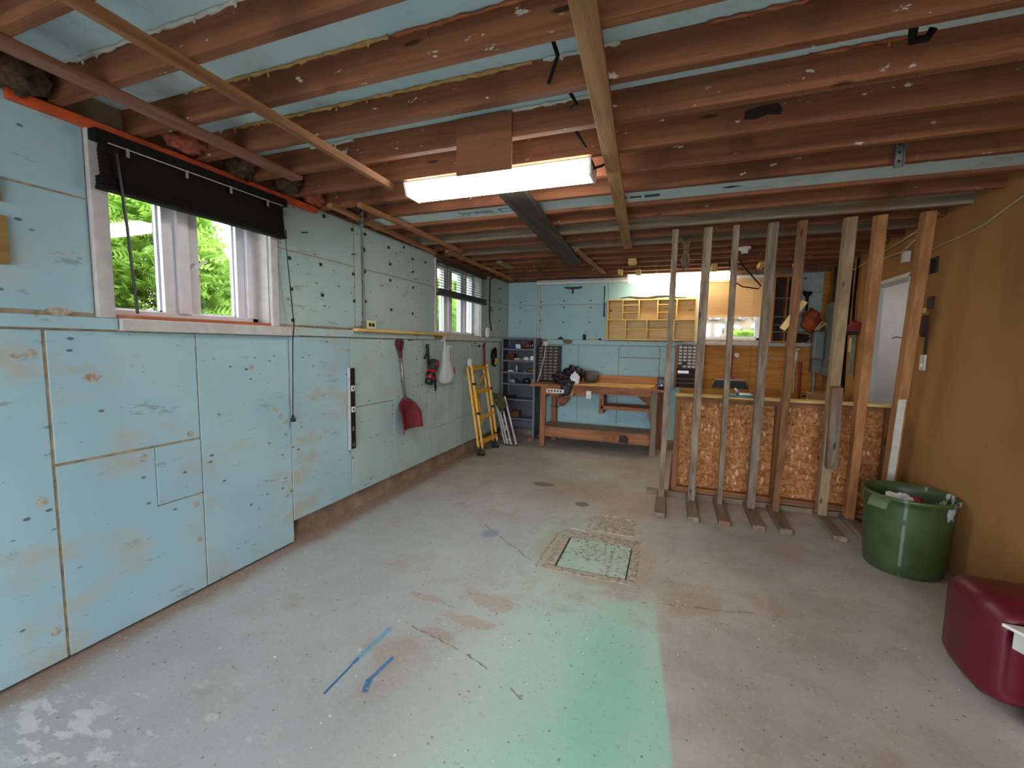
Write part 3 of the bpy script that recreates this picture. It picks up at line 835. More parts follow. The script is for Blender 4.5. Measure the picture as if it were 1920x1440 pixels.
# ---- windows
def window_side(name, W, cols, label, sill):
    y0, y1, z0, z1 = W
    r = thing(name, label, 'window', (-2.53, (y0 + y1) / 2, z0), kind='structure')
    # outer frame
    f = MB()
    f.box(-2.58, -2.50, y0, y0 + 0.05, z0, z1); f.box(-2.58, -2.50, y1 - 0.05, y1, z0, z1)
    f.box(-2.58, -2.50, y0, y1, z0, z0 + 0.035); f.box(-2.58, -2.50, y0, y1, z1 - 0.05, z1)
    f.build('frame', M['white_vinyl'], r, bevel=0.004)
    for (a, b, dep) in cols['bars']:
        MB().box(-2.575, -2.53 + dep, a, b, z0 + 0.03, z1 - 0.04).build('mullion', M['white_vinyl'], r, bevel=0.004)
    for (a, b) in cols['panes']:
        p = box('pane', (-2.552, -2.548, a, b, z0 + 0.03, z1 - 0.04), M['glass'], r)
        s = MB(); w = 0.014
        s.box(-2.56, -2.54, a, a + w, z0 + 0.03, z1 - 0.04).box(-2.56, -2.54, b - w, b, z0 + 0.03, z1 - 0.04).box(-2.56, -2.54, a, b, z0 + 0.03, z0 + 0.03 + w).box(-2.56, -2.54, a, b, z1 - 0.04 - w, z1 - 0.04)
        s.build('glazing_bead', M['white_vinyl'], p)
    # painted lining of the opening
    l = MB(); l.box(-2.5, -2.405, y0 - 0.004, y0 + 0.012, z0, z1).box(-2.5, -2.405, y1 - 0.012, y1 + 0.004, z0, z1).box(-2.5, -2.405, y0, y1, z1 - 0.012, z1)
    l.build('lining', M['trim_grey'], r)
    return r
w1 = window_side('window_1', W1, {'bars': [(1.50, 1.56, 0.02), (1.56, 1.62, 0.045), (1.62, 1.69, 0.01), (1.91, 1.96, 0.015), (1.96, 1.995, 0.04)], 'panes': [(1.26, 1.505), (1.685, 1.915)]},
                 'wide white vinyl window under the black blind', None)
box('casing', (-2.42, -2.378, 1.152, 1.216, 1.487, 2.3), M['trim_grey'], w1, bevel=0.004)
box('casing', (-2.42, -2.378, 2.036, 2.086, 1.487, 2.3), M['trim_grey'], w1, bevel=0.004)
box('sill_board', (-2.45, -2.36, 1.225, 2.212, 1.43, 1.487), M['trim_grey'], w1, bevel=0.005)
box('inner_sill', (-2.52, -2.40, 1.217, 2.036, 1.487, 1.506), wood('raw_sill', 'y', (206, 128, 92), (168, 92, 62), (214, 190, 178)), w1)
MB().bar((-2.475, 1.655, 1.80), (-2.455, 1.69, 1.835), 0.014, 0.01).build('latch', M['white_vinyl'], w1)
w2 = window_side('window_2', W2, {'bars': [(4.43, 4.5, 0.02), (4.5, 4.56, 0.045), (4.56, 4.64, 0.01), (4.86, 4.92, 0.015), (4.92, 4.97, 0.04)], 'panes': [(4.10, 4.44), (4.63, 4.87), (4.96, 5.15)]},
                 'smaller white window under the half-open slatted blind', None)
box('casing', (-2.42, -2.385, 4.035, 4.07, 1.49, 2.29), M['trim_grey'], w2, bevel=0.003)
box('casing', (-2.42, -2.385, 5.185, 5.225, 1.49, 2.29), M['trim_grey'], w2, bevel=0.003)
w3 = thing('window_3', 'white window with beige blind above the plywood', 'window', (0.66, 6.3, 1.5), kind='structure')
f = MB(); x0, x1, z0, z1 = W3
f.box(x0, x0 + 0.045, 6.28, 6.36, z0, z1).box(x1 - 0.045, x1, 6.28, 6.36, z0, z1).box(x0, x1, 6.28, 6.36, z0, z0 + 0.035).box(x0, x1, 6.28, 6.36, z1 - 0.04, z1)
f.build('frame', M['white_vinyl'], w3, bevel=0.004)
box('mullion', (0.63, 0.69, 6.275, 6.35, z0 + 0.02, z1 - 0.03), M['white_vinyl'], w3, bevel=0.004)
for a, b in ((x0 + 0.04, 0.635), (0.685, x1 - 0.04)):
    p = box('pane', (a, b, 6.318, 6.322, z0 + 0.03, z1 - 0.04), M['glass'], w3)
    s = MB(); w = 0.018
    s.box(a, a + w, 6.3, 6.34, z0 + 0.03, z1 - 0.04).box(b - w, b, 6.3, 6.34, z0 + 0.03, z1 - 0.04).box(a, b, 6.3, 6.34, z0 + 0.03, z0 + 0.05)
    s.build('glazing_bead', M['white_vinyl'], p)
box('casing', (0.255, 0.302, 6.185, 6.28, 1.475, 2.31), M['white_paint'], w3, bevel=0.003)
box('casing', (1.018, 1.062, 6.185, 6.28, 1.475, 2.31), M['white_paint'], w3, bevel=0.003)
box('casing', (0.255, 1.062, 6.185, 6.28, 2.275, 2.315), M['white_paint'], w3, bevel=0.003)

# ---- doorway trim and the lit passage behind it
tr = MB()
tr.box(1.70, 1.83, 4.285, 4.305, 0, 2.0).box(1.70, 1.83, 5.085, 5.105, 0, 2.0).box(1.70, 1.83, 4.285, 5.105, 1.985, 2.015)
top(tr.build('trim_1', M['white_paint'], origin=O0), 'white lining round the doorway', 'door trim', kind='structure')
hall = MB().box(2.75, 2.85, 3.6, 6.5, 0, 2.35).box(1.81, 2.85, 6.1, 6.2, 0, 2.35).box(1.81, 2.85, 3.5, 3.6, 0, 2.35)
top(hall.build('wall_passage', plain('pale_grey_paint', (222, 220, 214), 0.7, var=0.03), origin=O0), 'pale grey wall of the passage beyond the doorway', 'wall', kind='structure')
top(box('ceiling_passage', (1.81, 2.85, 3.5, 6.2, 2.3, 2.36), M['white_paint'], origin=O0), 'white ceiling of the passage beyond the doorway', 'ceiling', kind='structure')
top(box('floor_passage', (1.81, 2.85, 3.5, 6.2, -0.12, 0.0), M['drive'], origin=O0), 'floor of the passage beyond the doorway', 'floor', kind='structure')
hl = thing('ceiling_lamp', 'flat white ceiling lamp in the passage beyond the doorway', 'lamp', (2.3, 5.2, 2.3))
box('base', (2.18, 2.42, 4.95, 5.45, 2.285, 2.3), M['white_plastic'], hl); box('diffuser', (2.2, 2.4, 4.97, 5.43, 2.25, 2.285), M['hall_lamp'], hl, bevel=0.01)

# ================================================================== LAMPS
def fixture(name, x0, x1, y0, y1, zt, zb, mat, label):
    r = thing(name, label, 'light fixture', ((x0 + x1) / 2, (y0 + y1) / 2, zt))
    box('housing', (x0, x1, y0 + 0.02, y1 - 0.02, zt - 0.03, zt), M['white_paint'], r, bevel=0.004)
    i = 0.025
    MB().prism([(y0, zt - 0.028), (y1, zt - 0.028), (y1 - i, zb), (y0 + i, zb)], 'x', x0 + 0.012, x1 - 0.012).build('diffuser', mat, r)
    for a in (x0, x1 - 0.012):
        MB().prism([(y0 - 0.004, zt - 0.01), (y1 + 0.004, zt - 0.01), (y1 - i + 0.004, zb - 0.004), (y0 + i - 0.004, zb - 0.004)], 'x', a, a + 0.012).build('end_cap', M['white_plastic'], r)
    return r
fix1 = fixture('wraparound_light', -1.505, -0.425, 2.185, 2.36, ZC - 0.002, 2.25, M['tube_cool'], 'bright boxy light fixture hung under the joists beside the dark plank')
fix2 = fixture('wraparound_light', -0.61, 0.63, 5.82, 6.02, ZC - 0.002, 2.235, M['tube_warm'], 'long warm light fixture above the pigeonhole cabinet')
MB().tube([(-0.43, 2.26, 2.29), (-0.38, 2.26, 2.30), (-0.35, 2.3, 2.34), (-0.345, 2.33, 2.40)], 0.006, 6).build('cord', M['cable_black'], fix1)

# ================================================================== BLINDS
def cord(pts, r, mat, name, parent, n=6): return MB().tube(pts, r, n).build(name, mat, parent)
b1 = thing('window_blind', 'black wooden blind drawn up over the wide side window', 'blind', (-2.36, 1.64, 2.05))
box('headrail', (-2.376, -2.325, 1.155, 2.125, 2.235, 2.283), M['black_slat'], b1, bevel=0.004)
slat = None
for k in range(8):
    z = 2.215 - k * 0.017
    mb = MB().bar((-2.352 + 0.0015 * k, 1.175, z), (-2.352 + 0.0015 * k, 2.105, z), 0.006, 0.045, (0.35, 0, 1))
    mb.build('slat', M['black_slat'], b1)
for k in range(6):
    z = 2.092 - k * 0.0075
    MB().box(-2.375, -2.325, 1.17 + 0.002 * (k % 2), 2.11, z - 0.003, z + 0.002).build('slat', M['black_slat'], b1)
box('bottom_rail', (-2.377, -2.323, 1.168, 2.112, 2.038, 2.055), M['black_slat'], b1, bevel=0.003)
for y in (1.27, 1.52, 1.75, 1.98):
    box('ladder_tape', (-2.326, -2.322, y - 0.006, y + 0.006, 2.2, 2.238), M['galv'], b1)
MB().bar((-2.328, 1.2, 2.236), (-2.328, 2.09, 2.236), 0.004, 0.006).build('rail_edge', M['alu'], b1)
cord([(-2.32, 1.225, 2.2), (-2.315, 1.245, 1.9), (-2.31, 1.262, 1.51)], 0.006, M['black'], 'wand', b1, 8)
cord([(-2.325, 2.085, 2.2), (-2.33, 2.12, 1.85), (-2.345, 2.165, 1.50), (-2.36, 2.165, 1.4), (-2.375, 2.16, 0.88)], 0.0035, M['black'], 'cord', b1)
MB().lathe([(0.002, 0.035), (0.008, 0.03), (0.01, 0.012), (0.016, 0.008), (0.017, -0.01), (0.006, -0.016)], (-2.373, 2.16, 0.87), 12).build('tassel', M['black'], b1, smooth=True)
b2 = thing('window_blind', 'dark slatted blind half lowered over the smaller side window', 'blind', (-2.36, 4.64, 1.92))
box('headrail', (-2.385, -2.335, 4.04, 5.25, 2.235, 2.285), M['brown_slat'], b2, bevel=0.004)
for k in range(8):
    z = 2.212 - k * 0.029
    MB().bar((-2.36, 4.05, z), (-2.36, 5.245, z), 0.046, 0.004, (0.35, 0, 1)).build('slat', M['brown_slat'], b2)
for k in range(5):
    z = 1.975 - k * 0.01
    box('slat', (-2.385, -2.335, 4.048, 5.25, z - 0.003, z + 0.002), M['brown_slat'], b2)
box('bottom_rail', (-2.387, -2.333, 4.045, 5.252, 1.905, 1.928), M['brown_slat'], b2, bevel=0.003)
for y in (4.2, 4.65, 5.1): cord([(-2.336, y, 2.24), (-2.336, y, 1.93)], 0.003, M['brown_slat'], 'ladder_cord', b2)
b3 = thing('window_blind', 'beige slatted blind half lowered over the end wall window', 'blind', (0.66, 6.2, 1.8))
box('headrail', (0.302, 1.018, 6.2, 6.24, 2.24, 2.274), M['beige_slat'], b3)
for k in range(20):
    z = 2.23 - k * 0.021
    MB().bar((0.303, 6.225, z), (1.017, 6.225, z), 0.0025, 0.025, (0, -0.75, 1)).build('slat', M['beige_slat'], b3)
box('bottom_rail', (0.303, 1.017, 6.205, 6.24, 1.795, 1.82), M['beige_slat'], b3, bevel=0.003)
for x in (0.4, 0.9): cord([(x, 6.205, 2.24), (x, 6.203, 1.82)], 0.0025, M['cable_white'], 'ladder_cord', b3)

# ================================================================== PARTITION (lumber rack uprights and half wall)
hw = thing('partition_half_wall', 'waist-high half wall of framed strand board with a pale timber cap', 'half wall', (0.87, 4.32, 0))
HX0, HX1 = 0.04, 1.705
box('bottom_plate', (HX0, HX1, 4.265, 4.355, 0.045, 0.09), rackwood('x'), hw, bevel=0.002)
box('floor_rail', (-0.18, 1.70, 4.225, 4.265, 0.0, 0.045), greywood('x'), hw, bevel=0.003)
box('rear_rail', (HX0, HX1, 4.27, 4.355, 0.0, 0.044), greywood('x'), hw)
box('top_rail', (HX0, HX1, 4.265, 4.355, 0.90, 0.945), rackwood('x'), hw, bevel=0.002)
box('cap_board', (HX0 - 0.01, HX1, 4.245, 4.37, 0.946, 0.966), palewood('x'), hw, bevel=0.003)
for x in (HX0, 0.86, 1.655):
    box('post', (x, x + 0.045, 4.262, 4.355, 0.09, 0.90), rackwood('z'), hw, bevel=0.002)
box('osb_sheet', (HX0 + 0.046, 0.859, 4.33, 4.342, 0.091, 0.899), M['osb'], hw); box('osb_sheet', (0.906, 1.654, 4.33, 4.342, 0.091, 0.899), M['osb'], hw)
box('loose_board', (1.612, 1.65, 4.24, 4.262, 0.05, 0.93), rackwood('z'), hw)

ups = [(-0.045, -0.03, greywood, 'pale brown upright with a flat foot standing at the open end of the half wall'),
       (0.21, 0.205, greywood, 'stout grey upright with a flat foot, second from the open end of the half wall'),
       (0.44, 0.40, greywood, 'thin stained upright with a flat foot, in front of the dustpan'),
       (0.68, 0.645, greywood, 'stout grey upright with a flat foot, fourth from the open end of the half wall'),
       (0.865, 0.83, rackwood, 'brown upright with a short slanted arm nailed on it'),
       (1.21, 1.115, palestud, 'pale upright doubled by a shorter board, next to the slanted-arm upright'),
       (1.40, 1.285, pinewood, 'orange-brown pine upright in front of the doorway edge'),
       (1.60, 1.545, pinewood, 'upright with white paint down one side, closest to the brown fibreboard wall')]
for i, (xb, xt, wm, lab) in enumerate(ups):
    yb = 4.06 + (0.06 if i in (5, 6) else 0); yt = 3.70
    w = (0.045, 0.06, 0.04, 0.06, 0.05, 0.065, 0.06, 0.06)[i]
    r = thing('lumber_upright', lab, 'post', (xb, yb, 0), 'uprights of the lumber rack')
    zt = 2.327
    MB().bar((xb, yb + 0.035, 0.042), (xt, yt + 0.035, zt), w, 0.085, (0, 1, 0.15)).build('post', wm('z'), r, bevel=0.003)
    fy = 3.64 + 0.01 * i
    fw = 0.085
    MB().prism([(xb - fw / 2, yb + 0.16), (xb - fw / 2, fy), (xb + fw / 2, fy), (xb + fw / 2, yb + 0.16)], 'z', 0.0, 0.04).build('foot', greywood('y'), r, bevel=0.003)
    if i == 4:
        MB().bar((0.775, 3.86, 1.55), (0.90, 3.82, 1.76), 0.045, 0.022, (0, 1, 0)).build('arm', palewood('z'), r, bevel=0.002)
    if i == 5:
        MB().bar((1.205, 3.995, 0.47), (1.165, 3.885, 1.12), 0.07, 0.06, (0, 1, 0.15)).build('doubler', greywood('z'), r, bevel=0.003)
    if i == 7:
        MB().bar((xb - 0.004, yb - 0.010, 0.06), (xb - 0.036, yb - 0.180, 1.05), 0.045, 0.006, (0, 1, 0.15)).build('paint_run', M['bead_white'], r)

# rope coil hanging from a joist
ro = thing('rope_hank', 'bundle of grey rope hanging from the joists above the uprights', 'rope', (0.06, 4.12, 2.08))
mb = MB(); rr = random.Random(4)
for k in range(14):
    a = rr.uniform(-1, 1); b = rr.uniform(-1, 1)
    mb.tube([(0.06 + 0.045 * a, 4.12 + 0.02 * b, 2.34), (0.06 + 0.012 * a, 4.12 + 0.012 * b, 2.235), (0.06 + 0.045 * a, 4.12 + 0.025 * b, 2.15), (0.06 + 0.03 * b, 4.12 + 0.02 * a, 2.085 + 0.01 * b)], 0.006, 5)
mb.build('strands', M['rope'], ro, smooth=True)
MB().torus((0.06, 4.12, 2.235), 0.018, 0.009, 'z', 14, 6).build('wrap', M['rope'], ro, smooth=True)

# ================================================================== THINGS ON THE LEFT WALL
t = top(box('wooden_plate', (XL + 0.001, XL + 0.02, 0.62, 0.893, 1.67, 1.85), wood('plate_wood', 'y', (160, 126, 74), (128, 96, 54)), bevel=0.002), 'small tan wooden plate fixed to the foam beside the wide window', 'plate')
t = top(box('wooden_plate', (XL + 0.001, XL + 0.02, 0.62, 0.884, 1.90, 1.99), wood('plate_wood', 'y', (160, 126, 74), (128, 96, 54)), bevel=0.002), 'narrow tan wooden plate fixed above the larger wooden plate', 'plate')

ob = thing('outlet_box', 'grey metal outlet box with a cream socket above the pale batten', 'outlet', (-2.37, 2.92, 1.508))
box('box', (-2.398, -2.335, 2.875, 2.975, 1.508, 1.568), M['galv'], ob, bevel=0.003)
pl = box('cover', (-2.335, -2.331, 2.87, 2.98, 1.505, 1.572), M['cream'], ob, bevel=0.002)
for y in (2.905, 2.945): MB().tube([(-2.332, y, 1.538), (-2.3285, y, 1.538)], 0.017, 14).build('socket', M['dark'], pl)
cord([(-2.37, 2.875, 1.53), (-2.375, 2.8, 1.515), (-2.378, 2.7, 1.498), (-2.378, 2.45, 1.496), (-2.378, 2.25, 1.5)], 0.006, M['rope'], 'cable', ob)
cord([(-2.38, 2.9, 1.56), (-2.385, 2.9, 1.9), (-2.385, 2.888, 2.28)], 0.007, plain('old_grey_cable', (120, 118, 108), 0.6), 'riser_cable', ob)
for z in (1.62, 1.9, 2.15): box('cable_clip', (-2.398, -2.378, 2.885, 2.915, z, z + 0.012), M['steel'], ob)

lv = thing('spirit_level', 'black and silver spirit level hung upright on the foam wall', 'spirit level', (-2.36, 2.72, 0.54))
mb = MB().box(-2.394, -2.366, 2.70, 2.705, 0.54, 1.195).box(-2.394, -2.366, 2.752, 2.757, 0.54, 1.195).box(-2.386, -2.374, 2.705, 2.752, 0.54, 1.195)
mb.build('beam', M['alu'], lv, bevel=0.001)
box('face_strip', (-2.374, -2.3655, 2.706, 2.7565, 0.545, 1.19), M['black'], lv)
for z in (1.03, 0.862):
    v = MB().box(-2.3655, -2.361, 2.711, 2.75, z - 0.022, z + 0.022).build('vial_frame', M['white_plastic'], lv, bevel=0.002)
    MB().tube([(-2.361, 2.73, z - 0.012), (-2.361, 2.73, z + 0.012)], 0.006, 8).build('vial', M['dark'], v)
box('vial_frame', (-2.3655, -2.362, 2.716, 2.744, 0.565, 0.59), M['steel'], lv)
box('hand_slot', (-2.3655, -2.363, 2.72, 2.74, 0.69, 0.725), M['galv'], lv)

sh = thing('snow_shovel', 'burgundy snow shovel with a silver shaft hung on the foam wall', 'shovel', (-2.36, 3.45, 0.57))
gx = -2.37
gp = [(3.31, 1.40), (3.325, 1.425), (3.405, 1.425), (3.42, 1.40), (3.40, 1.34), (3.378, 1.30), (3.362, 1.30), (3.335, 1.34)]
gi = [(3.335, 1.395), (3.342, 1.403), (3.388, 1.403), (3.395, 1.395), (3.382, 1.355), (3.372, 1.335), (3.364, 1.335), (3.352, 1.355)]
mb = MB(); n = 8
mb.add([(gx - 0.014, *p) for p in gp] + [(gx - 0.014, *p) for p in gi] + [(gx + 0.014, *p) for p in gp] + [(gx + 0.014, *p) for p in gi],
       [(k, (k + 1) % n, n + (k + 1) % n, n + k) for k in range(n)] + [(2 * n + k, 2 * n + (k + 1) % n, 3 * n + (k + 1) % n, 3 * n + k) for k in range(n)] +
       [(k, (k + 1) % n, 2 * n + (k + 1) % n, 2 * n + k) for k in range(n)] + [(n + k, n + (k + 1) % n, 3 * n + (k + 1) % n, 3 * n + k) for k in range(n)])
mb.tube([(gx, 3.372, 1.32), (gx, 3.378, 1.26)], [0.02, 0.017], 12)
mb.build('grip', M['shovel_grip'], sh, bevel=0.004)
MB().tube([(gx, 3.375, 1.28), (gx + 0.005, 3.447, 0.84)], 0.013, 12).build('shaft', plain('shovel_shaft', (150, 140, 134), 0.35, 0.6), sh, smooth=True)
mb = MB(); NU, NV = 16, 14
vs_ = []; fs_ = []
for j in range(NV + 1):
    v = j / NV
    w = 0.10 + 0.055 * min(1, v * 4) ** 0.5
    for i in range(NU + 1):
        u = -1 + 2 * i / NU
        yy = 3.445 - 0.02 * v + u * w
        zz = 0.875 - 0.30 * v - 0.035 * (1 - v) * abs(u) ** 2.5 + 0.012 * u * v
        xx = gx + 0.0 + 0.085 * (u * u) * min(1, v * 2 + 0.1) + 0.03 * v * v
        vs_.append((xx, yy, zz))
for j in range(NV):
    for i in range(NU):
        a = j * (NU + 1) + i; fs_.append((a, a + 1, a + NU + 2, a + NU + 1))
mb.add(vs_, fs_); mb.build('scoop', M['shovel_red'], sh, smooth=True, solid=0.006)
MB().bar((gx + 0.012, 3.444, 0.85), (gx + 0.03, 3.43, 0.66), 0.03, 0.012, (1, 0, 0)).build('rib', M['shovel_red'], sh)

to = thing('hand_vacuum', 'red and black cordless hand tool hung by a black strap', 'power tool', (-2.33, 3.86, 0.9))
A = Vector((-2.335, 3.81, 0.985)); B = Vector((-2.335, 3.93, 1.215)); D = B - A
P = lambda t, o=0: tuple(A + D * t + Vector((o, 0, 0)))
MB().tube([P(-0.03), P(0.0), P(0.15), P(0.2)], [0.03, 0.043, 0.046, 0.04], 16).build('nozzle', M['black'], to, smooth=True)
MB().tube([P(0.18), P(0.25), P(0.5), P(0.6)], [0.046, 0.05, 0.052, 0.045], 16).build('collar', M['red'], to, smooth=True)
MB().tube([P(0.3), P(0.42)], [0.0525, 0.0535], 16).build('band', M['black'], to, smooth=True)
MB().tube([P(0.55), P(0.62), P(0.9), P(1.0), P(1.03)], [0.044, 0.055, 0.056, 0.045, 0.02], 16).build('motor_housing', M['dark'], to, smooth=True)
MB().tube([P(0.78, 0.02), P(0.98, 0.02)], [0.045, 0.035], 12).build('end_cap', M['red'], to, smooth=True)
MB().bar((-2.36, 3.85, 1.18), (-2.375, 3.85, 1.385), 0.05, 0.012, (1, 0, 0)).bar((-2.365, 3.835, 1.3), (-2.37, 3.78, 1.24), 0.02, 0.008, (1, 0, 0)).build('strap', M['black'], to, bevel=0.002)
MB().tube([(-2.36, 3.94, 1.12), (-2.355, 3.97, 1.02), (-2.36, 3.99, 0.92), (-2.365, 3.995, 0.885)], [0.012, 0.016, 0.012, 0.006], 8).build('strap_tail', M['black'], to, smooth=True)
MB().tube([(-2.37, 3.99, 0.885), (-2.37, 3.99, 0.865), (-2.37, 3.965, 0.86)], 0.003, 6).build('hook', M['steel'], to)

bg_ = thing('plastic_bag', 'thin white plastic shopping bag hung from the ledge', 'bag', (-2.32, 4.15, 0.96))
mb = MB(); prof = [(0.012, 0.475), (0.016, 0.44), (0.03, 0.36), (0.05, 0.27), (0.075, 0.2), (0.11, 0.12), (0.115, 0.06), (0.085, 0.01), (0.03, 0.0)]
vs_ = []; fs_ = []; n = 22
for j, (r, z) in enumerate(prof):
    for k in range(n):
        a = 2 * math.pi * k / n
        q = 1 + 0.28 * mnoise.noise(Vector((math.cos(a) * 1.6, math.sin(a) * 1.6, z * 9)))
        vs_.append((-2.325 + r * 0.62 * q * math.cos(a), 4.12 + 0.035 * min(1, (0.475 - z) * 3) + r * q * math.sin(a), 0.96 + z))
for j in range(len(prof) - 1):
    for k in range(n): fs_.append((j * n + k, j * n + (k + 1) % n, (j + 1) * n + (k + 1) % n, (j + 1) * n + k))
fs_.append(tuple((len(prof) - 1) * n + k for k in range(n)))
mb.add(vs_, fs_); mb.build('sack', M['bag_white'], bg_, smooth=True, subsurf=1)
MB().ico((-2.27, 4.24, 1.1), 0.02, 1, (0.5, 0.7, 2.2), 0.3).build('red_print', M['red'], bg_)
MB().tube([(-2.36, 4.1, 1.42), (-2.345, 4.12, 1.44), (-2.36, 4.14, 1.42)], 0.008, 6).build('handle_loop', M['bag_white'], bg_)

th = thing('wall_thermometer', 'narrow white wall thermometer strip beside the plastic bag', 'thermometer', (-2.39, 4.36, 1.1))
box('plate', (XL + 0.001, XL + 0.012, 4.31, 4.40, 1.10, 1.375), M['white_plastic'], th, bevel=0.002)
box('scale_strip', (XL + 0.012, XL + 0.014, 4.352, 4.366, 1.12, 1.35), M['rope'], th)
for k in range(9): box('tick', (XL + 0.012, XL + 0.0135, 4.378, 4.394, 1.125 + k * 0.027, 1.131 + k * 0.027), M['dark'], th)

hk = thing('wall_hook', 'steel utility hook with a black rubber end on the foam wall', 'hook', (-2.35, 4.88, 1.2))
cord([(XL + 0.005, 4.865, 1.41), (XL + 0.008, 4.865, 1.2)], 0.008, M['galv'], 'shank', hk)
cord([(XL + 0.01, 4.865, 1.37), (-2.33, 4.9, 1.37), (-2.3, 4.93, 1.37)], 0.008, M['galv'], 'prong', hk)
MB().ico((-2.295, 4.94, 1.37), 0.018, 2).build('rubber_end', M['black'], hk, smooth=True)
kt = thing('paper_tag', 'crumpled white tag on twisted wire hanging above the yellow frame', 'tag', (-2.34, 4.78, 1.12))
MB().add([(-2.35, 4.73, 1.13), (-2.33, 4.80, 1.12), (-2.335, 4.82, 1.2), (-2.345, 4.76, 1.22), (-2.36, 4.74, 1.18)], [(0, 1, 2, 3, 4)]).build('tag', M['paper'], kt, solid=0.004)
cord([(-2.345, 4.78, 1.2), (-2.35, 4.79, 1.26), (-2.36, 4.85, 1.33), (-2.38, 4.862, 1.38)], 0.003, M['alu'], 'wire', kt)
cord([(-2.345, 4.78, 1.2), (-2.34, 4.75, 1.28), (-2.35, 4.77, 1.32)], 0.003, M['alu'], 'wire', kt)

rb = thing('red_bar_clamp', 'slim red-brown bar tool hung on the foam wall by the corner', 'tool', (-2.37, 5.27, 0.75))
MB().bar((-2.375, 5.255, 1.38), (-2.36, 5.245, 0.85), 0.018, 0.01, (1, 0, 0)).bar((-2.375, 5.285, 1.37), (-2.36, 5.275, 0.85), 0.014, 0.01, (1, 0, 0)).build('bar', plain('oxide_red', (118, 46, 32), 0.5), rb)
MB().tube([(-2.385, 5.25, 1.36), (-2.37, 5.27, 1.40), (-2.385, 5.29, 1.36)], 0.012, 8).build('grip', M['black'], rb)

cc = thing('cable_coil', 'small coil of black cable with a yellow band hung near the corner', 'cable', (-2.37, 5.6, 1.08))
mb = MB()
for k in range(5):
    n = 26; pts = []
    for i in range(n):
        a = 2 * math.pi * i / n + k
        pts.append((-2.385 + 0.008 * k, 5.6 + (0.06 + 0.008 * math.sin(3 * a + k)) * math.cos(a), 1.215 + (0.11 + 0.006 * k) * math.sin(a)))
    mb.tube(pts + [pts[0]], 0.007, 6, cap=False)
mb.build('cable_loops', M['cable_black'], cc, smooth=True)
MB().tube([(-2.355, 5.60, 1.11), (-2.345, 5.615, 1.15), (-2.345, 5.61, 1.2)], 0.014, 8).build('band', M['yellow'], cc, smooth=True)
cb = thing('wall_cable', 'black cable running down the foam wall past the far side window', 'cable', (-2.39, 5.5, 1.58))
cord([(-2.38, 5.55, 2.31), (-2.385, 5.47, 2.27), (-2.388, 5.465, 2.0), (-2.388, 5.47, 1.75), (-2.385, 5.5, 1.65), (-2.385, 5.54, 1.58)], 0.008, M['cable_black'], 'cable', cb)
MB().ico((-2.375, 5.5, 1.87), 0.03, 2, (0.6, 0.8, 1.3), 0.5, 3).build('old_tape', M['rope'], cb)
st = MB().lathe([(0.04, 0.0), (0.05, 0.02), (0.05, 0.1), (0.03, 0.13), (0.0, 0.135)], (0, 0, 0), 16)
for v in st.v: v.x = -2.395 + v.x * 0.5 + 0.03; v.y = 5.345 + v.y; v.z = 1.492 + v.z
top(st.build('white_dome_sensor', M['white_plastic'], smooth=True), 'small white rounded box standing on the ledge by the far side window', 'sensor')

# ================================================================== YELLOW FOLDED SCAFFOLD, FOLDED STEP STOOL
yl = thing('folding_scaffold', 'yellow folded scaffold frame on casters leaning on the foam wall', 'scaffold', (-2.22, 5.05, 0))
y0, y1 = 4.80, 5.27
def yp(side, dx, t):
    b = Vector((-2.225 + dx, (y0, y1)[side], 0.115)); tt = Vector((-2.365 + dx, (y0, y1)[side] - 0.05, 1.13))
    return b + (tt - b) * t
for side in (0, 1):
    for dx in (0.0, 0.055):
        MB().bar(yp(side, dx, 0), yp(side, dx, 1.0 - (0.03 if dx == 0 else 0)), 0.028, 0.028).build('post', M['yellow'], yl, bevel=0.004)
for tt in (0.06, 0.36, 0.68, 0.96):
    MB().bar(yp(0, 0.055, tt), yp(1, 0.055, tt), 0.022, 0.045 if tt < 0.9 else 0.03).build('rung', M['yellow'], yl, bevel=0.003)
for tt in (0.05, 0.97):
    MB().bar(yp(0, 0.0, tt), yp(1, 0.0, tt), 0.022, 0.03).build('rung', M['yellow'], yl, bevel=0.003)
MB().bar(yp(0, 0.02, 0.66) + Vector((0, 0.05, 0)), yp(0, 0.02, 0.42) + Vector((0, 0.1, 0)), 0.02, 0.07).build('brace_plate', M['yellow'], yl)
MB().bar(yp(0, 0.025, 0.66) + Vector((0, 0.02, 0)), yp(1, 0.025, 0.9), 0.012, 0.02).build('brace', M['yellow'], yl)
for side, tt in ((0, 0.78), (0, 0.42), (1, 0.69), (1, 0.45), (1, 0.1)):
    p = yp(side, 0.06, tt); MB().box(p.x - 0.012, p.x + 0.02, p.y - 0.022, p.y + 0.022, p.z - 0.014, p.z + 0.014).build('clip', M['black'], yl)
for side in (0, 1):
    for dx in (0.0, 0.055):
        p = yp(side, dx, 0)
        c = MB().tube([(p.x, p.y, 0.125), (p.x, p.y, 0.09)], 0.011, 8).box(p.x - 0.02, p.x - 0.016, p.y - 0.025, p.y + 0.025, 0.045, 0.098).box(p.x + 0.016, p.x + 0.02, p.y - 0.025, p.y + 0.025, 0.045, 0.098).box(p.x - 0.02, p.x + 0.02, p.y - 0.025, p.y + 0.025, 0.092, 0.1).build('caster_fork', M['steel'], yl)
        MB().tube([(p.x - 0.015, p.y + 0.008, 0.042), (p.x + 0.015, p.y + 0.008, 0.042)], 0.042, 16).build('wheel', M['dark'], c)

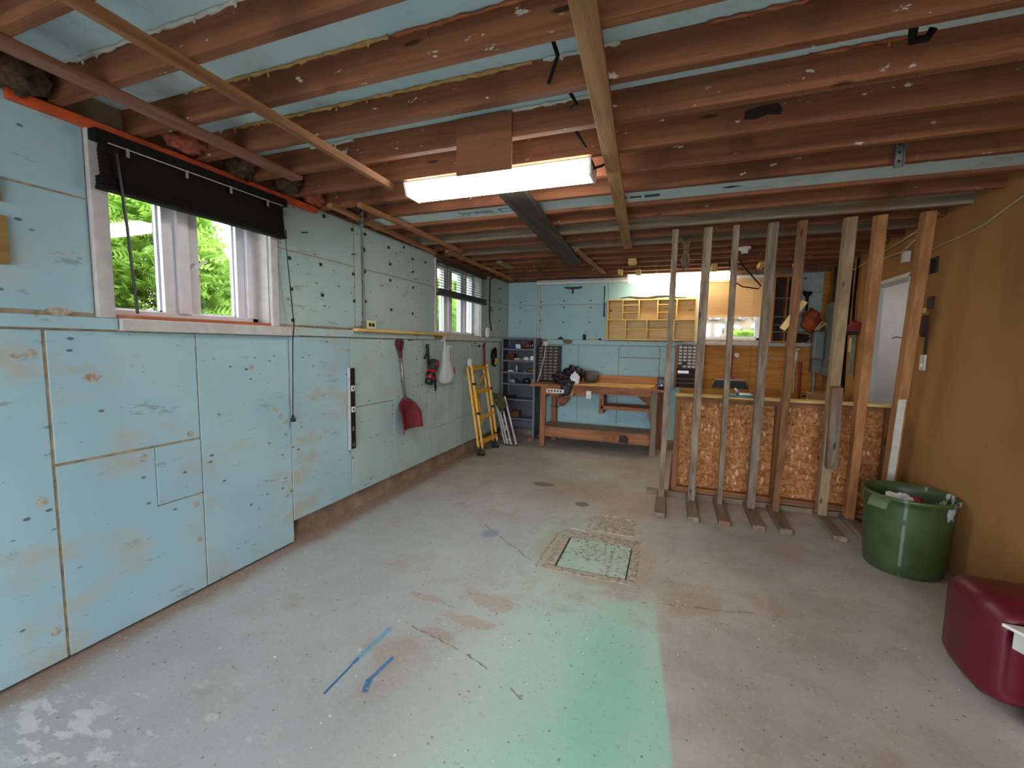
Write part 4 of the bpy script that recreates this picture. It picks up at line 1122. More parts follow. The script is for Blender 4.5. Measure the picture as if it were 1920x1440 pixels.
so = thing('step_stool', 'folded aluminium step stool with a mossy fabric seat leaning in the corner', 'stool', (-2.2, 5.5, 0))
def sp(a, t, o=0):
    b = Vector((-2.14 + 0.17 * a, 5.50 + o, 0.0)); u = Vector((-2.30 + 0.15 * a, 5.46 + o, 0.70))
    return tuple(b + (u - b) * t)
for a, o, l in ((0, 0, 0.98), (0.3, -0.03, 0.86), (0.62, -0.03, 0.8), (1.0, 0, 0.98)):
    MB().bar(sp(a, 0.02, o), sp(a, l, o), 0.024, 0.018, (0, 1, 0)).build('rail', M['alu'], so, bevel=0.003)
    p = sp(a, 0.0, o); MB().box(p[0] - 0.015, p[0] + 0.015, p[1] - 0.013, p[1] + 0.013, 0.0, 0.022).build('rubber_foot', M['dark'], so)
MB().bar(sp(0.3, 0.25, -0.02), sp(0.62, 0.45, -0.02), 0.01, 0.006, (0, 1, 0)).bar(sp(0.62, 0.25, -0.02), sp(0.3, 0.45, -0.02), 0.01, 0.006, (0, 1, 0)).build('cross_brace', M['alu'], so)
for tt in (0.12, 0.5): MB().bar(sp(0.3, tt, -0.02), sp(0.62, tt, -0.02), 0.018, 0.012, (0, 1, 0)).build('step', M['alu'], so)
MB().add([sp(0.05, 1.04, -0.05), sp(0.95, 1.02, -0.05), sp(1.08, 0.80, -0.05), sp(0.75, 0.72, -0.05), sp(0.5, 0.60, -0.05), sp(0.28, 0.74, -0.05), sp(0.06, 0.86, -0.05)], [tuple(range(7))]).build('fabric_seat', M['moss'], so, solid=0.03)

# ================================================================== GREY SHELF UNIT AND WHAT STANDS ON IT
su = thing('shelf_unit', 'tall dark grey steel shelf unit standing in the corner', 'shelf unit', (-2.09, 6.03, 0))
sx0, sx1, sy0, sy1 = -2.375, -1.848, 5.89, 6.175
for x in (sx0, sx1 - 0.03):
    for y in (sy0, sy1 - 0.004):
        MB().box(x, x + 0.03, y, y + 0.004, 0.045, 1.50).build('upright', M['grey_shelf'], su)
box('side_panel', (sx1 - 0.003, sx1, sy0 + 0.004, sy1, 0.05, 1.49), M['grey_shelf_dark'], su)
box('side_panel', (sx0, sx0 + 0.003, sy0 + 0.004, sy1, 0.05, 1.49), M['grey_shelf_dark'], su)
box('back_panel', (sx0, sx1, sy1 - 0.003, sy1, 0.1, 1.49), M['grey_shelf_dark'], su)
SZ = [1.495, 1.34, 1.172, 1.0, 0.83, 0.60, 0.315]
for z in SZ:
    MB().box(sx0 + 0.004, sx1 - 0.004, sy0 + 0.005, sy1 - 0.004, z - 0.004, z).box(sx0 + 0.004, sx1 - 0.004, sy0 + 0.005, sy0 + 0.008, z - 0.024, z).build('shelf', M['grey_shelf'], su)
box('kick_panel', (sx0 + 0.03, sx1 - 0.03, sy0 + 0.006, sy0 + 0.01, 0.2, 0.28), M['grey_shelf_dark'], su)
for x in (sx0, sx1 - 0.03): box('foot', (x, x + 0.03, sy0, sy0 + 0.03, 0.0, 0.046), M['grey_shelf'], su)
top(box('red_block', (-1.93, -1.86, 5.86, 5.89, 0.0, 0.05), benchwood('x'), bevel=0.004), 'small reddish wood block on the floor beside the grey shelf unit foot', 'block')
def item(name, mb, mat, label, cat, **kw):
    return top(mb.build(name, mat, **kw), label, cat)
def can(x, y, z, r, h): return MB().lathe([(0.0, 0), (r, 0), (r, h * 0.93), (r * 0.92, h), (r * 0.85, h * 0.985), (0, h * 0.985)], (x, y, z), 16)
s1, s2, s3, s4 = SZ[1], SZ[2], SZ[3], SZ[4]
item('plastic_tub', MB().lathe([(0, 0), (0.05, 0), (0.062, 0.045), (0.056, 0.045), (0.046, 0.006), (0, 0.006)], (-2.24, 5.99, s1), 16), M['blue'], 'blue plastic tub on the second shelf of the grey unit', 'tub', smooth=True)
item('small_carton', MB().add([(-2.17, 5.94, s1), (-2.09, 5.93, s1), (-2.10, 5.99, s1), (-2.18, 6.0, s1), (-2.18, 5.955, s1 + 0.06), (-2.105, 5.945, s1 + 0.06), (-2.11, 6.0, s1 + 0.06), (-2.185, 6.01, s1 + 0.06)], [(0, 3, 2, 1), (4, 5, 6, 7), (0, 1, 5, 4), (1, 2, 6, 5), (2, 3, 7, 6), (3, 0, 4, 7)]), M['paper'], 'white small carton beside the blue tub on the grey unit', 'box')
item('red_spool', MB().tube([(-2.02, 5.97, s1 + 0.04), (-1.97, 5.96, s1 + 0.04)], [0.04, 0.038], 16), plain('dull_red', (150, 58, 66), 0.5), 'dull red spool lying on the second shelf of the grey unit', 'spool', smooth=True)
item('black_jar', can(-1.985, 6.05, s1, 0.028, 0.1), M['black'], 'tall black jar behind the red spool on the grey unit', 'jar', smooth=True)
for k, (x, h) in enumerate(((-1.95, 0.05), (-1.92, 0.065), (-1.885, 0.05))):
    o = can(x, 5.96, s1, 0.014, h).build('metal_socket', M['steel'], smooth=True)
    top(o, 'small steel socket standing in a short row on the grey unit', 'socket', 'steel sockets on the second shelf')
item('maroon_box', MB().box(-2.33, -2.20, 5.95, 6.08, s2, s2 + 0.085), plain('maroon_card', (84, 34, 36), 0.7), 'maroon box on the third shelf of the grey unit', 'box', bevel=0.004)
item('flat_tin', MB().box(-2.19, -2.10, 5.93, 6.0, s2, s2 + 0.028), M['cream'], 'flat cream tin beside the maroon box on the grey unit', 'tin', bevel=0.006)
item('white_dome', MB().ico((-2.01, 5.96, s2 + 0.012), 0.042, 2, (1.2, 1, 0.95)), M['white_plastic'], 'white domed cap on the third shelf of the grey unit', 'cap', smooth=True)
item('white_carton', MB().box(-1.94, -1.87, 5.93, 6.0, s2, s2 + 0.06), M['paper'], 'square white carton at the end of the third shelf of the grey unit', 'box', bevel=0.002)
item('small_bead', MB().ico((-2.075, 5.95, s2 + 0.012), 0.012, 1), M['white_plastic'], 'tiny white knob between the flat tin and the domed cap', 'knob')
item('spray_can', can(-2.16, 5.97, s3, 0.02, 0.085), M['alu'], 'small silver spray can on the fourth shelf of the grey unit', 'can', smooth=True)
item('red_tool', MB().tube([(-2.385, 5.90, s3 + 0.02), (-2.34, 5.93, s3 + 0.02)], 0.022, 10), M['red'], 'red handled part at the wall end of the fourth shelf', 'handle tool', smooth=True)
item('putty_knife', MB().bar((-2.28, 5.93, s3 + 0.008), (-2.2, 5.95, s3 + 0.008), 0.03, 0.01), M['steel'], 'steel scraper lying beside the silver spray can', 'scraper')
rr = random.Random(12)
for k in range(6):
    item('loose_fitting', MB().ico((-2.09 + 0.022 * k, 5.94 + rr.uniform(-.01, .02), s3 + 0.011), 0.012, 1, (1, 1, 0.9), 0.4, 3, k), (M['steel'], M['blue'], M['dark'])[k % 3], 'tiny loose fitting in a row on the fourth shelf', 'fitting')['group'] = 'loose fittings on the fourth shelf'
item('brass_valve', MB().tube([(-1.98, 5.95, s3 + 0.022), (-1.92, 5.96, s3 + 0.022)], 0.02, 10).tube([(-1.95, 5.955, s3 + 0.022), (-1.95, 5.955, s3 + 0.05)], 0.012, 8), plain('brass', (170, 130, 62), 0.4, 0.7), 'brass valve body on the fourth shelf of the grey unit', 'valve', smooth=True)
item('tap_fitting', MB().tube([(-1.91, 5.95, s3 + 0.02), (-1.87, 5.94, s3 + 0.03)], 0.015, 8).tube([(-1.895, 5.947, s3 + 0.0), (-1.89, 5.945, s3 + 0.05)], 0.012, 8), M['alu'], 'chrome tap fitting at the end of the fourth shelf', 'fitting', smooth=True)
item('grey_case', MB().box(-2.27, -2.18, 5.95, 6.06, s4, s4 + 0.055), M['galv'], 'grey lidded case on the fifth shelf of the grey unit', 'case', bevel=0.005)
item('black_lump', MB().ico((-2.0, 5.97, s4 + 0.035), 0.05, 2, (1.3, 0.8, 0.8), 0.4, 2.5, 3), M['black'], 'black crumpled bundle on the fifth shelf of the grey unit', 'bundle', smooth=True)
item('grey_carton', MB().box(-1.95, -1.86, 6.0, 6.1, s4, s4 + 0.07), M['panel_grey'], 'grey carton behind the black bundle on the grey unit', 'box', bevel=0.003)
item('small_clamp', MB().tube([(-2.12, 5.96, s4 + 0.015), (-2.05, 5.95, s4 + 0.02)], 0.014, 8), M['dark'], 'dark metal clamp lying beside the grey lidded case', 'clamp', smooth=True)
item('cardboard_block', MB().box(-2.25, -2.12, 5.98, 6.1, SZ[6], SZ[6] + 0.09), plain('dark_card', (110, 72, 54), 0.8), 'brown cardboard block on the lowest shelf of the grey unit', 'box', bevel=0.004)
item('black_tray', MB().box(-2.31, -2.2, 5.94, 6.08, SZ[5], SZ[5] + 0.03), M['black'], 'flat black tray on the sixth shelf of the grey unit', 'tray', bevel=0.004)

# ================================================================== DRAWER ORGANISERS
def organiser(name, x0, x1, z0, z1, yf, yb, cols, rows, frame_mat, drawer_mat, lip_mat, label, skip=()):
    r = thing(name, label, 'drawer organiser', ((x0 + x1) / 2, (yf + yb) / 2, z0))
    m = MB().box(x0, x0 + 0.008, yf, yb, z0, z1).box(x1 - 0.008, x1, yf, yb, z0, z1).box(x0, x1, yf, yb, z0, z0 + 0.008).box(x0, x1, yf, yb, z1 - 0.008, z1).box(x0, x1, yb - 0.006, yb, z0, z1)
    cw = (x1 - x0 - 0.016) / cols; rh = (z1 - z0 - 0.016) / rows
    for c in range(1, cols): m.box(x0 + 0.008 + c * cw - 0.003, x0 + 0.008 + c * cw + 0.003, yf + 0.002, yb, z0, z1)
    for k in range(1, rows): m.box(x0, x1, yf + 0.002, yb, z0 + 0.008 + k * rh - 0.003, z0 + 0.008 + k * rh + 0.003)
    m.build('carcass', frame_mat, r)
    d0 = None
    for c in range(cols):
        for k in range(rows):
            if (c, k) in skip: continue
            xc = x0 + 0.008 + (c + 0.5) * cw; zc = z0 + 0.008 + (k + 0.5) * rh
            lx, ly, lz = xc - r.location.x, yf - 0.004 - r.location.y, zc - r.location.z
            if d0 is None:
                org = r.location
                d0 = MB().box(xc - cw / 2 + 0.006, xc + cw / 2 - 0.006, yf - 0.003, yb - 0.02, zc - rh / 2 + 0.006, zc + rh / 2 - 0.006).build('drawer', drawer_mat, r)
                for v in d0.data.vertices: v.co -= Vector((lx, ly, lz))
                d0.location = (lx, ly, lz)
                l0 = MB().box(xc - cw * 0.3, xc + cw * 0.3, yf - 0.012, yf - 0.003, zc - rh * 0.22, zc + rh * 0.02).build('pull', lip_mat, d0)
                d = d0; l = l0
            else:
                d = share(d0, (lx, ly, lz), r); l = share(l0, (0, 0, 0), d)
    return r
og1 = organiser('drawer_organiser', -1.838, -1.535, 0.885, 1.385, 5.99, 6.17, 4, 11, plain('organiser_frame', (58, 54, 56), 0.5), plain('smoky_drawer', (70, 62, 58), 0.3), plain('clear_pull', (176, 168, 158), 0.3), 'dark many-drawered organiser standing on the workbench beside the grey shelves')
og2 = organiser('drawer_organiser', 0.05, 0.345, 1.12, 1.425, 6.05, 6.19, 5, 7, plain('organiser_frame_grey', (96, 92, 90), 0.5), plain('pale_drawer', (140, 132, 122), 0.3), plain('pale_pull', (222, 212, 194), 0.35), 'pale many-drawered organiser on the wall above the wire rack', skip=((0, 0), (4, 0), (1, 1)))
rk = thing('wire_rack', 'timber sided rack of wire rails under the pale drawer organiser', 'rack', (0.19, 6.12, 0.86))
box('side', (0.02, 0.048, 6.05, 6.195, 0.86, 1.43), benchwood('z'), rk); box('side', (0.347, 0.372, 6.05, 6.195, 0.86, 1.43), benchwood('z'), rk)
box('back_board', (0.048, 0.347, 6.185, 6.195, 0.86, 1.12), M['dark_brown'], rk)
for z in (0.93, 0.985, 1.05, 1.10): MB().tube([(0.048, 6.06, z), (0.347, 6.06, z)], 0.005, 6).build('rail', M['steel'], rk)
item('silver_packet', MB().box(0.06, 0.2, 6.07, 6.12, 1.055, 1.095), M['alu'], 'silver packet resting on the wire rack rails', 'packet', bevel=0.004)

# ================================================================== WORKBENCH
wb = thing('workbench', 'long reddish timber workbench with a lower shelf against the foam wall', 'workbench', (-0.95, 5.9, 0))
bx0, bx1, by0, by1 = -1.84, -0.05, 5.66, 6.19
box('top_board', (bx0, bx1, by0, by1, 0.825, 0.865), benchwood('x'), wb, bevel=0.004)
MB().prism([(-1.3, by0 - 0.012), (-1.2, by0 + 0.02), (-0.25, by0 - 0.012), (-0.22, by0 + 0.06), (-0.2, 6.14), (-1.32, 6.14)], 'z', 0.866, 0.884).build('top_sheet', wood('top_ply', 'x', (226, 176, 112), (190, 136, 80), (150, 104, 66)), wb)
box('backsplash', (-1.52, -0.10, 6.15, 6.185, 0.885, 0.985), pinewood('x'), wb, bevel=0.002)
for x, mt in ((-1.70, benchwood), (-0.235, greywood)):
    box('leg', (x, x + 0.075, by0 + 0.02, by0 + 0.075, 0.0, 0.825), mt('z'), wb, bevel=0.003)
for x in (-1.70, -0.235):
    box('leg', (x + 0.05, x + 0.125, 6.1, 6.17, 0.0, 0.825), benchwood('z'), wb, bevel=0.003)
box('apron', (-1.62, -1.0, by0 + 0.005, by0 + 0.025, 0.72, 0.825), benchwood('x'), wb, bevel=0.002)
box('apron', (-1.0, -0.24, by0 + 0.02, by0 + 0.05, 0.765, 0.825), benchwood('x'), wb, bevel=0.002)
box('end_brace', (-1.72, -1.67, by0 + 0.08, 6.1, 0.66, 0.75), benchwood('y'), wb)
MB().prism([(-1.62, 0.82), (-1.26, 0.82), (-1.46, 0.52), (-1.52, 0.52)], 'y', 6.06, 6.10).build('gusset', benchwood('x'), wb)
MB().prism([(-0.55, 0.82), (-0.24, 0.82), (-0.24, 0.58)], 'y', 5.98, 6.02).build('gusset', benchwood('x'), wb)
box('lower_shelf', (-1.69, -0.17, by0 + 0.05, 6.12, 0.245, 0.27), plain('worn_shelf_ply', (178, 148, 124), 0.8, var=0.2), wb)
box('front_rail', (-1.625, -0.236, by0 + 0.03, by0 + 0.07, 0.135, 0.265), benchwood('x'), wb, bevel=0.003)
MB().prism([(-0.62, 0.14), (-0.5, 0.137), (-0.49, 0.2), (-0.53, 0.245), (-0.59, 0.24), (-0.62, 0.2)], 'y', by0 + 0.0285, by0 + 0.031).build('oil_stain', M['dark_brown'], wb)
box('under_shelf', (-0.87, -0.24, 5.72, 6.05, 0.56, 0.605), benchwood('x'), wb, bevel=0.002)
box('hanger', (-0.9, -0.84, 5.72, 6.05, 0.5, 0.825), benchwood('z'), wb, bevel=0.002)
box('cleat', (-0.27, -0.235, 5.72, 6.0, 0.48, 0.56), benchwood('y'), wb)
box('leg_doubler', (-0.25, -0.236, by0 + 0.02, by0 + 0.08, 0.45, 0.74), greywood('z'), wb)

ps = thing('power_strip', 'white power strip with five sockets screwed to the workbench front', 'power strip', (-1.47, 5.65, 0.75))
box('body', (-1.60, -1.355, 5.625, 5.664, 0.752, 0.803), M['white_plastic'], ps, bevel=0.004)
for k in range(5): box('socket', (-1.575 + k * 0.041, -1.551 + k * 0.041, 5.6235, 5.626, 0.766, 0.79), M['dark'], ps)
sw = thing('switch_box', 'white switch box fixed to the workbench apron', 'switch', (-1.02, 5.65, 0.7))
box('box', (-1.055, -0.99, 5.63, 5.664, 0.70, 0.80), M['white_plastic'], sw, bevel=0.004); box('rocker', (-1.035, -1.01, 5.622, 5.63, 0.72, 0.75), M['steel'], sw)
cord([(-1.23, 5.64, 0.8), (-1.25, 5.63, 0.72), (-1.25, 5.63, 0.68)], 0.005, M['cable_white'], 'cord', sw)
top(MB().tube([(-1.2, 5.64, 0.76), (-1.33, 5.7, 0.62), (-1.48, 5.8, 0.53), (-1.6, 5.86, 0.54)], 0.004, 6).build('bench_cable', M['cable_black']), 'thin dark cord drooping under the workbench top', 'cord')

bgk = thing('black_bag', 'crumpled glossy black plastic bag on the workbench with a flap hanging down', 'bag', (-1.3, 5.8, 0.87))
MB().ico((-1.29, 5.84, 1.0), 0.13, 4, (1.15, 0.95, 0.82), 0.5, 2.4, 5).build('body', M['crumple'], bgk, smooth=True)
MB().ico((-1.43, 5.78, 0.955), 0.095, 4, (1.15, 0.9, 0.75), 0.6, 3.0, 8).build('gather', M['crumple'], bgk, smooth=True)
mb = MB(); vs_ = []; fs_ = []
for j in range(9):
    for i in range(9):
        u, v = i / 8, j / 8
        q = mnoise.noise(Vector((u * 4, v * 3, 2)))
        vs_.append((-1.40 + 0.20 * u - 0.03 * v + 0.02 * q - 0.06 * v * u, 5.70 - 0.05 * min(1, v * 3) + 0.02 * q, 0.95 - 0.26 * v + 0.05 * u * v))
for j in range(8):
    for i in range(8):
        a = j * 9 + i; fs_.append((a, a + 1, a + 10, a + 9))
mb.add(vs_, fs_); mb.build('flap', M['crumple'], bgk, smooth=True, solid=0.012)
top(MB().tube([(-1.135, 5.93, 0.965), (-1.12, 5.94, 0.968), (-1.0, 6.0, 0.968), (-0.985, 6.01, 0.968)], [0.07, 0.082, 0.082, 0.07], 18).build('grey_roll', plain('dark_grey_roll', (86, 84, 82), 0.5), smooth=True), 'grey rolled tube lying behind the crumpled black bag', 'roll')
top(MB().ico((-1.225, 5.695, 0.955), 0.06, 3, (1.0, 0.5, 1.2), 0.7, 2.4, 2).build('crumpled_paper', M['paper']), 'crumpled white paper tucked into the black bag', 'paper')

vi = thing('bench_vise', 'dark grey bench vise at the end of the workbench', 'vise', (-0.12, 5.76, 0.865))
box('base', (-0.175, -0.065, 5.72, 5.84, 0.865, 0.885), M['dark'], vi, bevel=0.004); box('fixed_jaw', (-0.175, -0.065, 5.78, 5.83, 0.885, 1.01), plain('vise_iron', (62, 64, 70), 0.4, 0.5), vi, bevel=0.008)
box('moving_jaw', (-0.17, -0.07, 5.67, 5.72, 0.89, 1.0), plain('vise_iron', (62, 64, 70)), vi, bevel=0.008)
box('slide', (-0.14, -0.10, 5.66, 5.8, 0.9, 0.94), M['dark'], vi)
MB().tube([(-0.12, 5.72, 0.925), (-0.12, 5.6, 0.925)], 0.012, 10).build('screw', M['steel'], vi); MB().tube([(-0.19, 5.612, 0.905), (-0.05, 5.612, 0.945)], 0.006, 8).build('handle', M['steel'], vi)

# ================================================================== PIGEONHOLE CABINET AND THINGS ON THE END WALL
pc = thing('pigeonhole_cabinet', 'pale plywood pigeonhole cabinet without doors on the blue end wall', 'cabinet', (-0.315, 6.13, 1.48))
cx0, cx1, cz0, cz1, cyf, cyb = -0.885, 0.25, 1.482, 2.03, 6.05, 6.196
mid = 1.755; tk = 0.016
MB().box(cx0, cx1, cyb - 0.008, cyb, cz0, cz1).build('back_board', wood('cabinet_back', 'x', (232, 208, 156), (214, 186, 132)), pc)
for a in ((cx0, cx1, cyf, cyb - 0.008, cz1 - tk, cz1), (cx0, cx1, cyf, cyb - 0.008, cz0, cz0 + tk)): box('panel', a, palewood('x'), pc)
for x in (cx0, cx1 - tk): box('panel', (x, x + tk, cyf, cyb - 0.008, cz0 + tk, cz1 - tk), palewood('z'), pc)
box('shelf', (cx0 + tk, cx1 - tk, cyf, cyb - 0.008, mid - tk / 2, mid + tk / 2), palewood('x'), pc)
fr = lambda t: cx0 + (cx1 - cx0) * t
for t_ in (0.185, 0.372, 0.582, 0.79): box('divider', (fr(t_) - tk / 2, fr(t_) + tk / 2, cyf, cyb - 0.008, mid + tk / 2, cz1 - tk), palewood('z'), pc)
for t_ in (0.225, 0.47, 0.765): box('divider', (fr(t_) - tk / 2, fr(t_) + tk / 2, cyf, cyb - 0.008, cz0 + tk, mid - tk / 2), palewood('z'), pc)
for a, b, zs in ((0.185, 0.372, (1.855, 1.955)), (0.582, 0.79, (1.855, 1.955)), (0.225, 0.47, (1.63,)), (0.47, 0.765, (1.63,))):
    for z in zs: box('small_shelf', (fr(a) + tk / 2, fr(b) - tk / 2, cyf + 0.02, cyb - 0.008, z - 0.007, z + 0.007), palewood('x'), pc)
MB().tube([(-0.85, 6.186, 1.89), (-0.85, 6.17, 1.89)], 0.014, 8).build('knot_plug', M['dark_brown'], pc)
mb = MB(); pts = [(-0.72 + 0.12 * k, 6.1 + 0.02 * math.sin(k), 2.043 + 0.012 * math.sin(k * 1.7) + 0.01) for k in range(8)]
top(MB().tube(pts, [0.006, 0.012, 0.018, 0.02, 0.018, 0.014, 0.01, 0.006], 6).build('dark_strip', plain('dark_felt', (62, 54, 48), 0.9)), 'dark limp strip lying on top of the pigeonhole cabinet', 'strip')
wr = thing('white_rail', 'long white board fixed high across the blue end wall', 'rail', (-1.27, 6.15, 2.28))
box('board', (-1.92, -0.62, 6.11, 6.198, 2.272, 2.325), M['white_paint'], wr, bevel=0.004); box('lip', (-1.92, -0.62, 6.09, 6.11, 2.298, 2.327), M['trim_grey'], wr)
tq = thing('black_squeegee', 'black wide headed squeegee hung on the blue end wall', 'squeegee', (-1.4, 6.19, 2.13))
MB().prism([(-1.54, 2.235), (-1.26, 2.235), (-1.28, 2.212), (-1.38, 2.2), (-1.42, 2.2), (-1.5, 2.212)], 'y', 6.175, 6.197).build('head', M['black'], tq); MB().tube([(-1.4, 6.185, 2.205), (-1.4, 6.185, 2.14)], 0.012, 8).build('handle', M['black'], tq)
top(MB().tube([(-0.948, 6.185, 2.235), (-0.946, 6.185, 1.98), (-0.944, 6.185, 1.81)], [0.008, 0.007, 0.009], 8).build('steel_rod', M['dark']), 'thin dark rod hung on the end wall beside the cabinet', 'rod')
item('ledge_wedge', MB().prism([(-1.62, 1.478), (-1.5, 1.478), (-1.56, 1.525)], 'y', 6.17, 6.21 - 0.012), M['dark'], 'dark triangular wedge on the end wall ledge', 'wedge')
item('black_can', MB().lathe([(0, 0), (0.024, 0), (0.024, 0.075), (0.018, 0.08), (0, 0.08)], (-1.21, 6.175, 1.478), 14), M['black'], 'small black can on the end wall ledge', 'can', smooth=True)
item('wood_offcut', MB().box(-1.13, -1.04, 6.17, 6.195, 1.478, 1.505), palewood('x'), 'pale wood offcut beside the black can on the ledge', 'offcut', bevel=0.003)
item('dark_lump', MB().ico((-0.99, 6.18, 1.49), 0.018, 2, (1.2, 0.8, 0.7), 0.3), M['dark'], 'small dark lump at the end of the ledge items', 'lump')
item('tan_rag', MB().ico((-1.45, 6.155, 1.45), 0.05, 3, (1.3, 0.3, 0.6), 0.6, 3, 2), M['rope'], 'tan twist of rag hanging off the end wall ledge', 'rag', smooth=True)
item('paint_pail', MB().box(-1.80, -1.74, 6.10, 6.16, 1.386, 1.45), M['white_plastic'], 'white small box on the shelf unit corner by the organiser', 'box', bevel=0.003)
top(MB().tube([(-1.72, 5.97, 1.38), (-1.74, 5.955, 1.2), (-1.78, 5.93, 1.0), (-1.80, 5.86, 0.874)], 0.008, 8).build('white_hose', M['cable_white'], smooth=True), 'white flexible hose hanging in front of the dark drawer organiser', 'hose')

yv = thing('folding_ruler', 'yellow tapered stick standing behind the half wall end', 'stick', (0.0, 5.3, 0))
MB().bar((-0.045, 5.32, 0.0), (-0.03, 5.36, 0.6), 0.035, 0.02, (0, 1, 0)).build('stick', M['yellow'], yv, bevel=0.003)
MB().bar((-0.05, 5.31, 0.0), (-0.04, 5.325, 0.2), 0.038, 0.024, (0, 1, 0)).build('tip', M['red'], yv, bevel=0.003)
item('red_bucket_strap', MB().bar((0.03, 4.40, 0.0), (0.045, 4.41, 0.35), 0.03, 0.03, (0, 1, 0)), M['red'], 'red stick standing on the floor behind the half wall end', 'stick')

# broom and dustpan
br = thing('push_broom', 'broom with black bristles and red handle hung head down on plywood', 'broom', (0.7, 6.12, 0.87))
MB().prism([(0.53, 0.985), (0.86, 0.985), (0.905, 0.885), (0.485, 0.885)], 'y', 6.09, 6.15).build('bristles', M['black'], br)
box('head', (0.525, 0.865, 6.085, 6.155, 0.985, 1.005), plain('broom_head', (190, 168, 160), 0.6), br, bevel=0.004)
MB().prism([(0.63, 1.005), (0.76, 1.005), (0.715, 1.05), (0.675, 1.05)], 'y', 6.1, 6.14).build('socket', M['red'], br)
MB().tube([(0.695, 6.12, 1.03), (0.70, 6.15, 1.43)], 0.013, 10).build('handle', M['red'], br)
dp = thing('dustpan', 'teal dustpan lying on the half wall cap', 'dustpan', (0.6, 4.3, 0.966))
MB().prism([(0.46, 4.25), (0.70, 4.25), (0.72, 4.29), (0.68, 4.37), (0.50, 4.37), (0.46, 4.30)], 'z', 0.967, 0.985).build('pan', M['teal'], dp, bevel=0.004)
MB().prism([(0.56, 4.26), (0.66, 4.26), (0.66, 4.34), (0.57, 4.34)], 'z', 0.985, 0.998).build('pan_ridge', M['alu'], dp, bevel=0.003)
MB().tube([(0.56, 4.31, 0.985), (0.545, 4.3, 1.02), (0.53, 4.29, 1.035)], [0.014, 0.016, 0.012], 10).build('handle', M['alu'], dp, smooth=True)

# ================================================================== FAR RIGHT CORNER
tc = thing('tall_cabinet', 'tall narrow open cabinet with orange wood sides beside the end window', 'cabinet', (1.2, 6.1, 1.476))
for x in (1.085, 1.335): box('side', (x, x + 0.022, 6.0, 6.195, 1.476, 2.27), pinewood('z'), tc, bevel=0.002)
for z in (1.476, 2.25): box('panel', (1.107, 1.335, 6.0, 6.195, z, z + 0.018), pinewood('x'), tc)
box('back_board', (1.107, 1.335, 6.185, 6.195, 1.494, 2.25), M['dark_brown'], tc)
box('divider', (1.225, 1.24, 6.01, 6.185, 1.494, 2.25), benchwood('z'), tc)
for z in (1.6, 1.68, 1.78, 2.0): box('shelf_wire', (1.107, 1.335, 6.02, 6.03, z, z + 0.008), M['galv'], tc)
fu = thing('black_funnel', 'black long stemmed funnel hung on the pale board by the meter', 'funnel', (1.47, 6.15, 1.85))
MB().lathe([(0.05, 0.22), (0.045, 0.2), (0.014, 0.165), (0.012, 0.0)], (1.47, 6.14, 1.86), 16).build('cone', M['black'], fu, smooth=True, solid=0.003)
MB().torus((1.47, 6.14, 2.08), 0.05, 0.004, 'z', 20, 6).build('rim', M['black'], fu)
top(MB().ico((1.515, 6.1, 1.74), 0.12, 4, (0.75, 0.55, 1.1), 0.35, 2.2, 4).build('orange_sack', M['orange_bag'], smooth=True), 'orange sack hanging below the black funnel', 'sack')
top(MB().ico((1.44, 6.13, 1.535), 0.06, 3, (1.2, 0.6, 0.8), 0.5, 2.6, 7).build('dark_rag', plain('dark_rag', (56, 42, 34), 0.9), smooth=True), 'dark bunched rag under the orange sack', 'rag')
mt = thing('electric_meter', 'rounded grey electric meter box with conduit in the far corner', 'meter', (1.58, 6.05, 0.85))
MB().prism([(1.525, 1.30), (1.54, 1.28), (1.615, 1.28), (1.63, 1.30), (1.63, 1.59), (1.615, 1.61), (1.54, 1.61), (1.525, 1.59)], 'y', 5.93, 6.05).build('cover', M['panel_grey'], mt, bevel=0.03)
box('box', (1.555, 1.69, 6.05, 6.19, 1.12, 1.62), M['panel_grey'], mt, bevel=0.006)
MB().tube([(1.6, 6.12, 1.12), (1.6, 6.12, 0.85)], 0.016, 10).build('conduit', M['galv'], mt)
MB().tube([(1.6, 6.12, 0.86), (1.55, 6.08, 0.84), (1.48, 6.06, 0.83)], 0.012, 8).build('clamp_cable', M['dark'], mt)
bp = thing('breaker_panel', 'tall flat grey breaker panel on the side wall near the meter', 'electrical panel', (1.66, 5.86, 1.1))
box('case', (1.64, 1.706, 5.74, 6.02, 1.10, 1.93), M['panel_grey'], bp, bevel=0.006); box('door', (1.63, 1.64, 5.77, 5.99, 1.2, 1.85), plain('panel_door_grey', (104, 112, 112), 0.4, 0.2), bp, bevel=0.003)
box('latch', (1.624, 1.63, 5.95, 5.98, 1.5, 1.56), M['alu'], bp)
MB().tube([(1.68, 5.85, 1.93), (1.68, 5.85, 2.33)], 0.03, 10).tube([(1.69, 5.95, 1.93), (1.69, 5.97, 2.33)], 0.02, 8).build('conduit', M['dark'], bp)
for i, (x, y, z, dx, dz) in enumerate(((1.6, 6.0, 1.62, 0.05, 0.1), (1.61, 5.96, 1.62, 0.08, 0.07))):
    cord([(x - 0.06, y, z), (x, y - 0.02, z + dz), (x + dx, y - 0.05, z + dz * 0.6)], 0.008, M['cable_white'], 'jumper_cable', bp)
fa = thing('garden_tap', 'small white garden tap with a thin hose on the plywood', 'tap', (1.4, 6.17, 1.2))
MB().tube([(1.4, 6.2, 1.36), (1.4, 6.12, 1.36)], 0.014, 8).tube([(1.4, 6.13, 1.36), (1.4, 6.13, 1.26)], [0.018, 0.014], 8).build('body', M['white_plastic'], fa)
MB().tube([(1.37, 6.13, 1.395), (1.43, 6.13, 1.395)], 0.012, 8).build('handle', M['white_plastic'], fa)
